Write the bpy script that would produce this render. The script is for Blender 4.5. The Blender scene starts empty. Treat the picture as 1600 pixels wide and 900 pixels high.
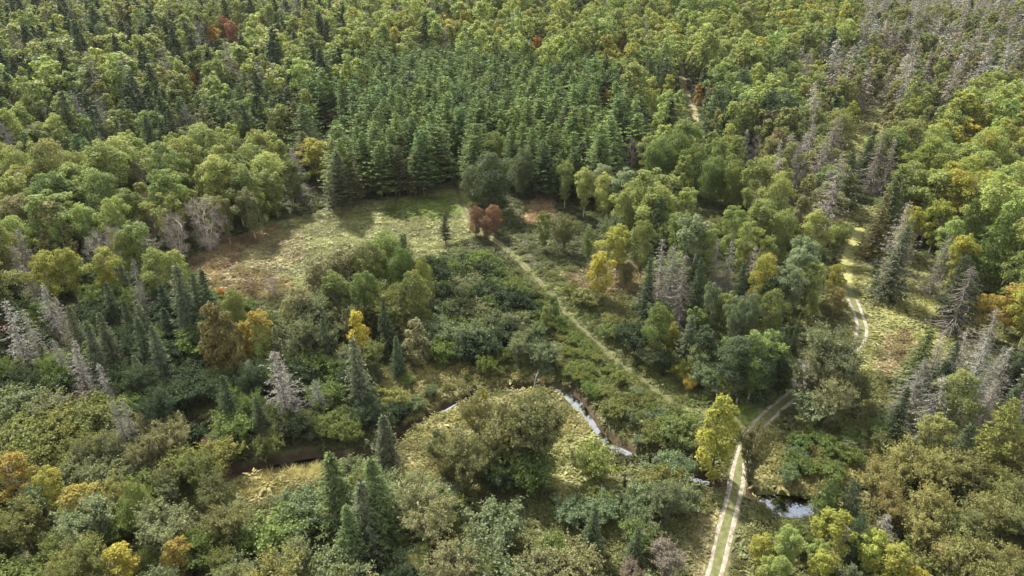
import bpy, math, random
import numpy as np

# ------------------------------------------------------------------ camera, sky, sun, exposure
sc = bpy.context.scene
CAM_H = 68.0
PITCH = math.radians(27.5)
FPX = 1066.0                       # focal length in photo pixels (photo 1600 x 900)
cam_d = bpy.data.cameras.new('camera')
cam_d.sensor_width = 36.0
cam_d.lens = 36.0 * FPX / 1600.0
cam_d.clip_end = 8000.0
cam = bpy.data.objects.new('camera', cam_d)
sc.collection.objects.link(cam)
cam.location = (0, 0, CAM_H)
cam.rotation_euler = (math.pi / 2 - PITCH, 0, 0)
sc.camera = cam

SUN_AZ = math.radians(-30.0)       # clockwise from +Y (the view direction): behind the trees, to the left
SUN_EL = math.radians(48.0)
w = bpy.data.worlds.new('World')
sc.world = w
w.use_nodes = True
wn = w.node_tree.nodes
wl = w.node_tree.links
bg = wn['Background']
sky = wn.new('ShaderNodeTexSky')
sky.sky_type = 'NISHITA'
sky.sun_disc = False
sky.sun_elevation = SUN_EL
sky.sun_rotation = SUN_AZ
sky.air_density = 1.0
sky.dust_density = 1.0
tc = wn.new('ShaderNodeTexCoord')
cn = wn.new('ShaderNodeTexNoise')
cn.inputs['Scale'].default_value = 2.6
cn.inputs['Detail'].default_value = 6.0
cr = wn.new('ShaderNodeValToRGB')
cr.color_ramp.elements[0].position = 0.36
cr.color_ramp.elements[1].position = 0.56
mx = wn.new('ShaderNodeMix')
mx.data_type = 'RGBA'
mx.inputs['B'].default_value = (8.6, 8.4, 8.0, 1.0)     # broken white cloud over the whole sky
wl.new(tc.outputs['Generated'], cn.inputs['Vector'])
wl.new(cn.outputs['Fac'], cr.inputs['Fac'])
wl.new(cr.outputs['Color'], mx.inputs['Factor'])
wl.new(sky.outputs['Color'], mx.inputs['A'])
wl.new(mx.outputs['Result'], bg.inputs['Color'])
bg.inputs['Strength'].default_value = 0.088

sun_d = bpy.data.lights.new('sun', 'SUN')
sun_d.energy = 5.0
sun_d.angle = math.radians(3.0)
sun_d.color = (1.0, 0.93, 0.81)
sun = bpy.data.objects.new('sun', sun_d)
sc.collection.objects.link(sun)
sun.rotation_euler = (math.pi / 2 - SUN_EL, 0, math.pi - SUN_AZ)
sun.location = (-150, 200, 200)

vs = sc.view_settings
vs.view_transform = 'Standard'
vs.look = 'None'
vs.exposure = 1.3
vs.gamma = 1.0
sc.render.engine = 'CYCLES'
sc.cycles.max_bounces = 5
sc.cycles.diffuse_bounces = 2
sc.cycles.glossy_bounces = 2
sc.cycles.transmission_bounces = 3
sc.cycles.transparent_max_bounces = 4
sc.cycles.use_denoising = True
sc.cycles.caustics_reflective = False
sc.cycles.caustics_refractive = False

RNG = np.random.default_rng(7)
COL = sc.collection.objects
CP, SP = math.cos(PITCH), math.sin(PITCH)

# ------------------------------------------------------------------ lay of the land
def sstep(a, b, v):
    t = np.clip((v - a) / (b - a), 0, 1)
    return t * t * (3 - 2 * t)

def base_height(x, y):
    x = np.asarray(x, float); y = np.asarray(y, float)
    z = 0.55 * np.sin(x / 31 + 1.3) * np.sin(y / 37 + .4) + 0.35 * np.sin(x / 17 + y / 23)
    z = z * (1 - .5 * sstep(60, 20, y))
    z = z + 1.5 * sstep(165, 260, y)
    z = z + (9.0 + 2.5 * np.sin(x / 120 + .6)) * sstep(330, 470, y)
    z = z - 16.0 * sstep(495, 575, y + 30 * np.sin(x / 160))
    z = z + 34.0 * sstep(620, 1150, y)
    z = z + 2.2 * np.sin(x / 83 + 2) * np.sin(y / 71) * sstep(250, 380, y)
    return z

def project(x, y, z):
    """photo pixel and depth of a world point"""
    dz = z - CAM_H
    D = y * CP - dz * SP
    U = y * SP + dz * CP
    D = np.maximum(D, 1e-3)
    return 800 + FPX * x / D, 450 - FPX * U / D, D

def unproject(px, py, h=0.0):
    """world point standing h above the ground that the pixel looks at"""
    px = np.atleast_1d(np.asarray(px, float)); py = np.atleast_1d(np.asarray(py, float))
    a = (px - 800) / FPX; b = (py - 450) / FPX
    dx, dy, dz = a, CP - b * SP, -SP - b * CP
    z = np.zeros_like(px)
    for _ in range(14):
        t = (z + h - CAM_H) / dz
        z = .5 * z + .5 * base_height(t * dx, t * dy)
    t = (z + h - CAM_H) / dz
    return np.stack([t * dx, t * dy], 1)

def smooth_line(pts, step=1.2):
    """even Catmull-Rom resampling of a polyline on the ground"""
    P = np.asarray(pts, float)
    P = np.vstack([2 * P[0] - P[1], P, 2 * P[-1] - P[-2]])
    out = []
    for i in range(1, len(P) - 2):
        n = max(2, int(np.linalg.norm(P[i + 1] - P[i]) / step))
        t = np.linspace(0, 1, n, endpoint=False)[:, None]
        a, b, c, d = P[i - 1], P[i], P[i + 1], P[i + 2]
        out.append(.5 * (2 * b + (c - a) * t + (2 * a - 5 * b + 4 * c - d) * t ** 2 + (3 * b - a - 3 * c + d) * t ** 3))
    out.append(P[-2][None])
    return np.vstack(out)

def line_dist(x, y, line, chunk=20000):
    x = np.ravel(x); y = np.ravel(y)
    best = np.full(x.shape, 1e9); idx = np.zeros(x.shape, int)
    near = (x > line[:, 0].min() - 12) & (x < line[:, 0].max() + 12) & (y > line[:, 1].min() - 12) & (y < line[:, 1].max() + 12)
    k = np.nonzero(near)[0]
    for s in range(0, len(k), chunk):
        q = k[s:s + chunk]
        d = (x[q, None] - line[None, :, 0]) ** 2 + (y[q, None] - line[None, :, 1]) ** 2
        j = d.argmin(1)
        best[q] = np.sqrt(d[np.arange(len(q)), j]); idx[q] = j
    return best, idx

def in_poly(px, py, poly):
    px = np.asarray(px, float); py = np.asarray(py, float)
    r = np.zeros(px.shape, bool)
    n = len(poly)
    for i in range(n):
        x1, y1 = poly[i]; x2, y2 = poly[(i + 1) % n]
        c = ((y1 > py) != (y2 > py))
        with np.errstate(divide='ignore', invalid='ignore'):
            xi = (x2 - x1) * (py - y1) / (y2 - y1 + 1e-12) + x1
        r ^= c & (px < xi)
    return r

ROAD_PX = [(1082, 1010), (1102, 950), (1117, 895), (1129, 845), (1141, 797), (1152, 750), (1163, 705), (1180, 672),
           (1207, 643), (1240, 616), (1257, 592), (1265, 570), (1290, 557), (1320, 552), (1339, 538), (1347, 515),
           (1341, 490), (1330, 464), (1322, 444), (1322, 415), (1332, 385), (1343, 358)]
TRACK_PX = [(1172, 680), (1150, 655), (1105, 643), (1060, 632), (1012, 601), (975, 573), (940, 543), (905, 510),
            (874, 476), (845, 444), (815, 412), (790, 388), (760, 366), (735, 345), (722, 322), (714, 298), (708, 278)]
FARPATH_PX = [(1062, 105), (1066, 122), (1070, 140), (1077, 158), (1086, 178), (1096, 196)]
CREEK_PX = [(120, 610), (170, 650), (200, 680), (250, 672), (300, 662), (322, 680), (332, 700), (352, 722), (378, 737), (412, 727), (455, 719),
            (505, 712), (550, 714), (592, 706), (622, 680), (662, 655), (702, 634), (740, 613), (788, 606), (836, 604),
            (872, 606), (893, 620), (914, 642), (932, 668), (955, 692), (985, 706), (1020, 720), (1060, 738), (1112, 752),
            (1160, 765), (1200, 780), (1232, 787), (1270, 785), (1320, 770), (1380, 765)]
SIDECREEK_PX = [(1372, 330), (1385, 380), (1400, 430), (1408, 470), (1416, 492), (1432, 512), (1450, 530)]
ROAD = smooth_line(unproject(*np.array(ROAD_PX).T), 1.0)
TRACK = smooth_line(unproject(*np.array(TRACK_PX).T), 1.0)
FARPATH = smooth_line(unproject(*np.array(FARPATH_PX).T), 2.0)
CREEK = smooth_line(unproject(*np.array(CREEK_PX).T), 0.8)
SIDECREEK = smooth_line(unproject(*np.array(SIDECREEK_PX).T), 0.8)
POND_C = unproject(1231, 786)[0]

def creek_half(px):
    """half width of the water along the creek, by where it lies"""
    wv = np.interp(px, [120, 320, 378, 430, 560, 640, 760, 870, 900, 930, 960, 1000, 1112, 1200, 1235, 1290, 1380],
                       [.9, 1.0, 1.05, 1.15, 1.1, 1.0, .9, 1.0, 1.25, .95, 1.0, .8, .7, 1.1, 1.6, .8, .6])
    return wv
cpx, cpy, _ = project(CREEK[:, 0], CREEK[:, 1], base_height(CREEK[:, 0], CREEK[:, 1]))
CREEK_W = creek_half(cpx) * (1 + .18 * np.sin(np.arange(len(CREEK)) * .45) + .12 * np.sin(np.arange(len(CREEK)) * 1.3))
SIDE_W = np.full(len(SIDECREEK), .45)

def height(x, y):
    x = np.asarray(x, float); y = np.asarray(y, float)
    z = base_height(x, y)
    sh = z.shape
    z = z.ravel().copy()
    road_gap = sstep(2.0, 3.4, line_dist(x, y, ROAD)[0])
    for line, ww in ((CREEK, CREEK_W), (SIDECREEK, SIDE_W)):
        d, i = line_dist(x, y, line)
        z -= 1.05 * (1 - sstep(.55, 1.9, d / ww[i])) * road_gap
    return z.reshape(sh)

# ------------------------------------------------------------------ mesh building
class Mesh:
    """collects quads with a material number and two shades per face"""
    def __init__(s):
        s.v, s.q, s.m, s.a, s.b, s.n = [], [], [], [], [], 0
    def add(s, v, q, m, var=None, mixv=None):
        v = np.asarray(v, float).reshape(-1, 3); q = np.asarray(q, int).reshape(-1, 4)
        s.v.append(v); s.q.append(q + s.n); s.n += len(v)
        s.m.append(np.full(len(q), m))
        s.a.append(np.full(len(q), .5) if var is None else np.asarray(var, float))
        s.b.append(np.zeros(len(q)) if mixv is None else np.asarray(mixv, float))
    def tube(s, pts, rad, m, sides=5):
        P = np.asarray(pts, float); R = np.asarray(rad, float)
        k = len(P)
        T = np.gradient(P, axis=0); T /= np.linalg.norm(T, axis=1, keepdims=True) + 1e-9
        ref = np.array([1., .13, .07]) if abs(T[0][0]) < .8 else np.array([.1, 1., .05])
        A = np.cross(T, ref); A /= np.linalg.norm(A, axis=1, keepdims=True) + 1e-9
        B = np.cross(T, A)
        ang = np.linspace(0, 2 * math.pi, sides, endpoint=False)
        ring = P[:, None] + R[:, None, None] * (np.cos(ang)[None, :, None] * A[:, None] + np.sin(ang)[None, :, None] * B[:, None])
        i, j = np.meshgrid(np.arange(k - 1), np.arange(sides), indexing='ij')
        j2 = (j + 1) % sides
        q = np.stack([i * sides + j, i * sides + j2, (i + 1) * sides + j2, (i + 1) * sides + j], -1).reshape(-1, 4)
        s.add(ring.reshape(-1, 3), q, m)
    def sticks(s, A, B, wid, m, var=None, mixv=None):
        """thin tapered blades from points A to points B (two crossed quads each)"""
        A = np.asarray(A, float); B = np.asarray(B, float); n = len(A)
        if n == 0: return
        d = B - A; d /= np.linalg.norm(d, axis=1, keepdims=True) + 1e-9
        r = RNG.normal(size=(n, 3)); t = np.cross(d, r); t /= np.linalg.norm(t, axis=1, keepdims=True) + 1e-9
        wid = np.broadcast_to(wid, (n,))[:, None]
        for t2 in (t, np.cross(d, t)):
            v = np.stack([A + t2 * wid, A - t2 * wid, B - t2 * wid * .3, B + t2 * wid * .3], 1)
            s.add(v.reshape(-1, 3), np.arange(4 * n), m, var, mixv)
    def leaves(s, c, nrm, a, b, m, axis=None, var=None, mixv=None):
        """rhombic leaf faces at c, half length a, half width b"""
        c = np.asarray(c, float); n = len(c)
        if n == 0: return
        nrm = nrm / (np.linalg.norm(nrm, axis=1, keepdims=True) + 1e-9)
        t = RNG.normal(size=(n, 3)) if axis is None else np.asarray(axis, float)
        t = t - nrm * (t * nrm).sum(1, keepdims=True); t /= np.linalg.norm(t, axis=1, keepdims=True) + 1e-9
        u = np.cross(nrm, t)
        a = np.broadcast_to(a, (n,))[:, None]; b = np.broadcast_to(b, (n,))[:, None]
        v = np.stack([c - t * a, c + u * b - t * a * .15, c + t * a, c - u * b - t * a * .15], 1)
        if var is None: var = RNG.random(n)
        s.add(v.reshape(-1, 3), np.arange(4 * n), m, var, mixv)
    def build(s, name, mats, only=None):
        v = np.vstack(s.v); q = np.vstack(s.q); m = np.concatenate(s.m); a = np.concatenate(s.a); b = np.concatenate(s.b)
        if only is not None:
            k = np.isin(m, only); q, m, a, b = q[k], m[k], a[k], b[k]
            used = np.unique(q); remap = np.full(len(v), -1); remap[used] = np.arange(len(used)); v = v[used]; q = remap[q]
            m = np.searchsorted(np.array(only), m)
        me = bpy.data.meshes.new(name)
        me.vertices.add(len(v)); me.vertices.foreach_set('co', v.astype(np.float32).ravel())
        me.loops.add(q.size); me.loops.foreach_set('vertex_index', q.astype(np.int32).ravel())
        me.polygons.add(len(q)); me.polygons.foreach_set('loop_start', np.arange(0, q.size, 4, dtype=np.int32))
        me.polygons.foreach_set('material_index', m.astype(np.int32))
        at = me.attributes.new('shade', 'FLOAT', 'FACE'); at.data.foreach_set('value', a.astype(np.float32))
        at = me.attributes.new('turn', 'FLOAT', 'FACE'); at.data.foreach_set('value', b.astype(np.float32))
        for mt in mats: me.materials.append(mt)
        me.update(calc_edges=True)
        return me

def make_obj(name, me, parent=None):
    o = bpy.data.objects.new(name, me)
    COL.link(o)
    if parent is not None: o.parent = parent
    return o

# ------------------------------------------------------------------ materials
def new_mat(name):
    m = bpy.data.materials.new(name); m.use_nodes = True
    nt = m.node_tree; nt.nodes.clear()
    out = nt.nodes.new('ShaderNodeOutputMaterial')
    return m, nt, nt.nodes, nt.links, out

def leaf_mat(name, trans=.35, rough=.55, spec=.25, spread=.45):
    m, nt, N, L, out = new_mat(name)
    t1 = N.new('ShaderNodeAttribute'); t1.attribute_type = 'INSTANCER'; t1.attribute_name = 'tint'
    t2 = N.new('ShaderNodeAttribute'); t2.attribute_type = 'INSTANCER'; t2.attribute_name = 'tint2'
    tu = N.new('ShaderNodeAttribute'); tu.attribute_name = 'turn'
    sh = N.new('ShaderNodeAttribute'); sh.attribute_name = 'shade'
    mix = N.new('ShaderNodeMix'); mix.data_type = 'RGBA'
    L.new(tu.outputs['Fac'], mix.inputs['Factor']); L.new(t1.outputs['Color'], mix.inputs['A']); L.new(t2.outputs['Color'], mix.inputs['B'])
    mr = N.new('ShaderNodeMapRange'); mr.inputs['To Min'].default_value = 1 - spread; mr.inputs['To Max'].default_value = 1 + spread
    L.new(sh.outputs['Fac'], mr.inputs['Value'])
    mul = N.new('ShaderNodeVectorMath'); mul.operation = 'SCALE'
    L.new(mix.outputs['Result'], mul.inputs[0]); L.new(mr.outputs['Result'], mul.inputs['Scale'])
    p = N.new('ShaderNodeBsdfPrincipled'); p.inputs['Roughness'].default_value = rough; p.inputs['Specular IOR Level'].default_value = spec
    L.new(mul.outputs['Vector'], p.inputs['Base Color'])
    tr = N.new('ShaderNodeBsdfTranslucent')
    wm = N.new('ShaderNodeVectorMath'); wm.operation = 'MULTIPLY'; wm.inputs[1].default_value = (1.15, 1.2, .68)
    L.new(mul.outputs['Vector'], wm.inputs[0]); L.new(wm.outputs['Vector'], tr.inputs['Color'])
    ms = N.new('ShaderNodeMixShader'); ms.inputs['Fac'].default_value = trans
    L.new(p.outputs['BSDF'], ms.inputs[1]); L.new(tr.outputs['BSDF'], ms.inputs[2]); L.new(ms.outputs['Shader'], out.inputs['Surface'])
    return m

def noise_mat(name, c1, c2, scale=3.0, rough=.9, detail=5.0, bump=.0, c3=None, stretch=None):
    m, nt, N, L, out = new_mat(name)
    tcn = N.new('ShaderNodeTexCoord'); src = tcn.outputs['Object']
    if stretch:
        mp = N.new('ShaderNodeMapping'); mp.inputs['Scale'].default_value = stretch
        L.new(src, mp.inputs['Vector']); src = mp.outputs['Vector']
    nz = N.new('ShaderNodeTexNoise'); nz.inputs['Scale'].default_value = scale; nz.inputs['Detail'].default_value = detail
    L.new(src, nz.inputs['Vector'])
    rp = N.new('ShaderNodeValToRGB'); e = rp.color_ramp.elements
    e[0].position = .34; e[1].position = .66; e[0].color = (*c1, 1); e[1].color = (*c2, 1)
    if c3 is not None:
        x = e.new(.5); x.color = (*c3, 1)
    L.new(nz.outputs['Fac'], rp.inputs['Fac'])
    p = N.new('ShaderNodeBsdfPrincipled'); p.inputs['Roughness'].default_value = rough; p.inputs['Specular IOR Level'].default_value = .2
    L.new(rp.outputs['Color'], p.inputs['Base Color'])
    if bump:
        bp = N.new('ShaderNodeBump'); bp.inputs['Strength'].default_value = bump; bp.inputs['Distance'].default_value = .05
        L.new(nz.outputs['Fac'], bp.inputs['Height']); L.new(bp.outputs['Normal'], p.inputs['Normal'])
    L.new(p.outputs['BSDF'], out.inputs['Surface'])
    return m

M_LEAF = leaf_mat('broad_leaf', .40, .6, .12)
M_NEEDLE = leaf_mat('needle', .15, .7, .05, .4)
M_TWIG = leaf_mat('lichen_twig', .0, .9, .1, .35)
M_GRASS = leaf_mat('grass_blade', .3, .6, .2, .5)
M_BARKW = noise_mat('white_bark', (.36, .34, .30), (.13, .12, .10), 2.2, stretch=(1, 1, .6), c3=(.38, .36, .32))
M_BARKG = noise_mat('grey_bark', (.16, .145, .12), (.085, .075, .062), 3)
M_BARKB = noise_mat('brown_bark', (.13, .085, .06), (.07, .048, .036), 3)
M_BARKS = noise_mat('dead_bark', (.30, .275, .25), (.17, .155, .14), 3)
M_BARKP = noise_mat('pale_dead_bark', (.52, .47, .42), (.36, .32, .28), 3)

# ------------------------------------------------------------------ tree shapes
def unit(v):
    return v / (np.linalg.norm(v, axis=-1, keepdims=True) + 1e-9)

def trunk_path(h, lean=.03, k=7, crook=.012):
    t = np.linspace(0, 1, k)
    off = np.cumsum(RNG.normal(0, crook * h, (k, 2)), 0) * t[:, None]
    d = RNG.normal(0, lean * h, 2)
    return np.column_stack([off + d * t[:, None] ** 1.4, t * h])

def along(P, t):
    z = np.linspace(0, 1, len(P))
    return np.stack([np.interp(t, z, P[:, i]) for i in range(3)], -1)

def broadleaf(h, r, cb, nlobe, nleaf, ls, squash=.8, peak=.45, rt=None, bark_r=.011, detail=True, autumn=.5, stems=1, gap=.0):
    """a broad-leaved tree: trunk, limbs to lobes, leaf faces spread through each lobe"""
    g = Mesh()
    trunks = []
    for si in range(stems):
        P = trunk_path(h * .93, .035 if stems == 1 else .12)
        R = bark_r * h * (1 - np.linspace(0, 1, len(P)) * .85) / (1 + .25 * (stems - 1))
        P[0, 2] = -.35
        g.tube(P, R, 0, 6 if detail else 4)
        trunks.append(P)
    # lobes placed over the crown's outline
    c0 = cb * h
    ch = h - c0
    cen, rad = [], []
    ga = RNG.random() * 6.28
    for i in range(nlobe):
        t = (i + .5) / nlobe
        t = np.clip(t + RNG.normal(0, .03), .02, .98)
        prof = (t / peak) ** .55 if t < peak else math.sqrt(max(0, 1 - ((t - peak) / (1 - peak)) ** 2.1))
        prof = max(.05, prof)
        ang = ga + i * 2.39996 + RNG.normal(0, .35)
        rr = r * prof * (.5 + .36 * RNG.random()) * (1 + RNG.normal(0, .2))
        lr = r * (.24 + .22 * RNG.random()) * (.62 + .5 * prof)
        cen.append((rr * math.cos(ang), rr * math.sin(ang), c0 + t * ch - lr * .55 * (t > .8)))
        rad.append(lr)
    for i in range(max(2, nlobe // 6)):
        t = .25 + .6 * RNG.random()
        cen.append((RNG.normal(0, r * .2), RNG.normal(0, r * .2), c0 + t * ch)); rad.append(r * .42)
    cen = np.array(cen); rad = np.array(rad)
    for c, lr in zip(cen, rad):
        P = trunks[RNG.integers(len(trunks))]
        tz = np.clip((c[2] - lr * .3 - .25 * math.hypot(c[0], c[1])) / (h * .93), .12, .95)
        a = along(P, tz)
        c2 = c + np.array([0, 0, -lr * .2])
        mid = (a + c2) / 2 + RNG.normal(0, .12, 3) + np.array([0, 0, -.08 * lr])
        br = bark_r * h * .42 * (1 - .75 * tz)
        g.tube([a, mid, c2], [br, br * .65, br * .25], 0, 4 if detail else 3)
        if detail:
            e = c + unit(RNG.normal(size=(5, 3)) + [0, 0, .5]) * lr * .85
            g.sticks(np.repeat(c2[None], 5, 0), e, br * .3 + .008, 0)
    wgt = rad ** 2 / (rad ** 2).sum()
    for c, lr, wv in zip(cen, rad, wgt):
        n = max(4, int(nleaf * wv))
        out = unit(c * [1, 1, .6] - np.array([0, 0, (c0 + .3 * ch) * .6]))
        d = unit(RNG.normal(size=(n, 3)) + out * .55 + np.array([0, 0, .45]))
        rr = lr * (.42 + .62 * RNG.random(n) ** .55)
        rr *= 1 + .22 * np.sin(d[:, 0] * 6 + c[0]) * np.sin(d[:, 1] * 6 + c[1] + d[:, 2] * 4)
        p = c + d * rr[:, None] * np.array([1, 1, squash])
        nr = unit(d * .9 + np.array([0, 0, .5]) + RNG.normal(0, .55, (n, 3)))
        turn = np.clip(RNG.random() ** (1 / max(autumn, .05)) * .8 + RNG.normal(0, .18, n), 0, 1)
        s = ls * (.7 + .6 * RNG.random(n))
        g.leaves(p, nr, s, s * .68, 1, var=np.clip(RNG.random(n) * .7 + RNG.random() * .3, 0, 1), mixv=turn)
    return g

def conifer(h, r, z0, dz, nb, droop, spray, swid, power=.85, mat=1, keep=1.0, brown=.0, step=.34, bark_r=.0105, tube=True, hang=.35, up_tip=.12, twigs=0.0, irregular=.16, curve=0.0, side=.75):
    """spruce-like tree: whorls of branches carrying flat sprays of needles"""
    g = Mesh()
    P = trunk_path(h, .015, 8, .004); P[0, 2] = -.35
    g.tube(P, bark_r * h * (1.02 - np.linspace(0, 1, len(P))), 0, 6)
    z = z0 * h
    C, A, S, Wd, NR, MX, V = [], [], [], [], [], [], []
    while z < h * .985:
        t = z / h
        L0 = r * ((1 - t) ** power) * (1 - curve * math.exp(-((t - z0) / .12) ** 2)) + .12
        nn = max(3, int(round(nb * (.6 + .4 * (1 - t)))))
        ph = RNG.random() * 6.28
        for k in range(nn):
            if RNG.random() < .06: continue
            L = L0 * (1 + RNG.normal(0, irregular))
            L = max(.15, L)
            ang = ph + k * 6.283 / nn + RNG.normal(0, .22)
            ca, sa = math.cos(ang), math.sin(ang)
            o = along(P, np.clip(t, 0, 1))
            zz = z + RNG.normal(0, dz * .3)
            rise = .55 * max(0, t - .7)
            f = lambda s: np.stack([o[0] + ca * L * s, o[1] + sa * L * s, zz - droop * L * np.sin(np.minimum(s, 1) * 1.9) + up_tip * L * s ** 3 + rise * L * s], -1)
            s5 = np.linspace(0, 1, 4)
            if tube:
                br = max(.012, .016 * L + .006)
                g.tube(f(s5), br * (1.05 - s5), 0, 3)
            n = max(2, int(L / step))
            s = (np.arange(n) + RNG.random(n)) / n
            s = s[s > .12]
            c = f(s)
            fw = np.array([ca, sa, -.15]); sd = np.array([-sa, ca, 0])
            for sg in (-1, 0, 1):
                kk = RNG.random(len(s)) < keep
                m = kk.sum()
                if not m: continue
                ln = spray * (1.15 - .55 * s[kk]) * (.7 + .6 * RNG.random(m)) * (1 if sg else .9)
                ln = np.minimum(ln, L * .6 + .08)
                ax = fw * (.65 if sg else 1) + sd * sg * side + RNG.normal(0, .2, (m, 3)) + np.array([0, 0, -hang]) * RNG.random((m, 1))
                ax = unit(ax)
                C.append(c[kk] + ax * ln[:, None] * .8 * abs(sg)); A.append(ax); S.append(ln); Wd.append(swid * (.7 + .6 * RNG.random(m)))
                NR.append(unit(np.array([0, 0, 1.]) + .35 * fw + RNG.normal(0, .45, (m, 3))))
                low = (1 - t) * brown
                MX.append(np.clip(low * 1.6 * (1.1 - s[kk]) + RNG.normal(0, .12, m), 0, 1) if brown else np.clip(RNG.normal(.25, .2, m), 0, 1))
                V.append(np.clip(.25 + .45 * s[kk] + RNG.normal(0, .2, m), 0, 1))  # sprays darker towards the trunk, lighter towards the branch tip
            if twigs and len(s):
                kk = RNG.random(len(s)) < twigs
                b = c[kk] + np.column_stack([RNG.normal(0, .22, (kk.sum(), 2)), -.25 - .35 * RNG.random(kk.sum())])
                g.sticks(c[kk], b, .014, 0)
        z += dz * (.75 + .5 * RNG.random()) * (1.15 - .4 * t)
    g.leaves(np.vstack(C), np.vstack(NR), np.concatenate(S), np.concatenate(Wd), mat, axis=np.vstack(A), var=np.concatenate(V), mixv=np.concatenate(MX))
    # leading shoot
    g.leaves(np.tile(P[-1], (5, 1)) + RNG.normal(0, .03, (5, 3)), RNG.normal(size=(5, 3)) * [1, 1, .1], .28, .06, mat, axis=np.tile([0, 0, 1.], (5, 1)))
    return g

def pine(h, r, z0, dz, nb, tuft, ntuft, tl, tw, brown=.7, lift=.35, irregular=.2, power=.6, dome=.12, plate=False):
    """pine: whorls of rising branches ending in tufts of long needles"""
    g = Mesh()
    P = trunk_path(h, .02, 8, .006); P[0, 2] = -.35
    g.tube(P, .0125 * h * (1.03 - .97 * np.linspace(0, 1, len(P))), 0, 6)
    z = z0 * h
    while z < h * .97:
        t = z / h
        u = (t - z0) / (1 - z0)
        L0 = r * min(1, (1 - u) ** power) * (.62 + .38 * min(1, u / .22)) + .2
        ph = RNG.random() * 6.28
        nn = max(3, int(nb * (.65 + .35 * (1 - u))))
        for k in range(nn):
            if RNG.random() < .08: continue
            L = L0 * (1 + RNG.normal(0, irregular)); L = max(.25, L)
            ang = ph + k * 6.283 / nn + RNG.normal(0, .25)
            ca, sa = math.cos(ang), math.sin(ang)
            o = along(P, t)
            sl = lift * (u - .25) + RNG.normal(0, .06)
            f = lambda s: np.stack([o[0] + ca * L * s, o[1] + sa * L * s, z + sl * L * s + dome * L * s ** 2.2], -1)
            s4 = np.linspace(0, 1, 4)
            g.tube(f(s4), (.014 * L + .012) * (1.08 - s4), 0, 3)
            nt = max(2, int(ntuft * L / r + 1))
            for q in range(nt):
                s0 = .3 + .75 * (q + RNG.random()) / nt
                c = f(np.array([s0]))[0] + np.array([RNG.normal(0, .16 * L), RNG.normal(0, .16 * L), abs(RNG.normal(0, .05 * L)) if plate else RNG.normal(0, .08 * L)])
                ax = unit(np.array([ca, sa, .55 if not plate else .25]) * .9 + RNG.normal(0, .75, (tuft, 3)) + np.array([0, 0, .25]))
                dead = np.clip(brown * (1.25 - 1.5 * u) * (1.25 - .6 * s0) + RNG.normal(0, .15), 0, 1)
                ln = tl * (.7 + .6 * RNG.random(tuft))
                g.leaves(c + ax * ln[:, None] * .6, RNG.normal(size=(tuft, 3)) + [0, 0, .9], ln, tw, 1, axis=ax,
                         var=np.clip(RNG.normal(.5, .22, tuft), 0, 1), mixv=np.full(tuft, dead))
        z += dz * (.8 + .4 * RNG.random())
    g.leaves(np.tile(P[-1], (8, 1)), RNG.normal(size=(8, 3)), tl * .9, tw, 1, axis=np.array([0, 0, 1.]) + RNG.normal(0, .35, (8, 3)))
    return g

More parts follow.
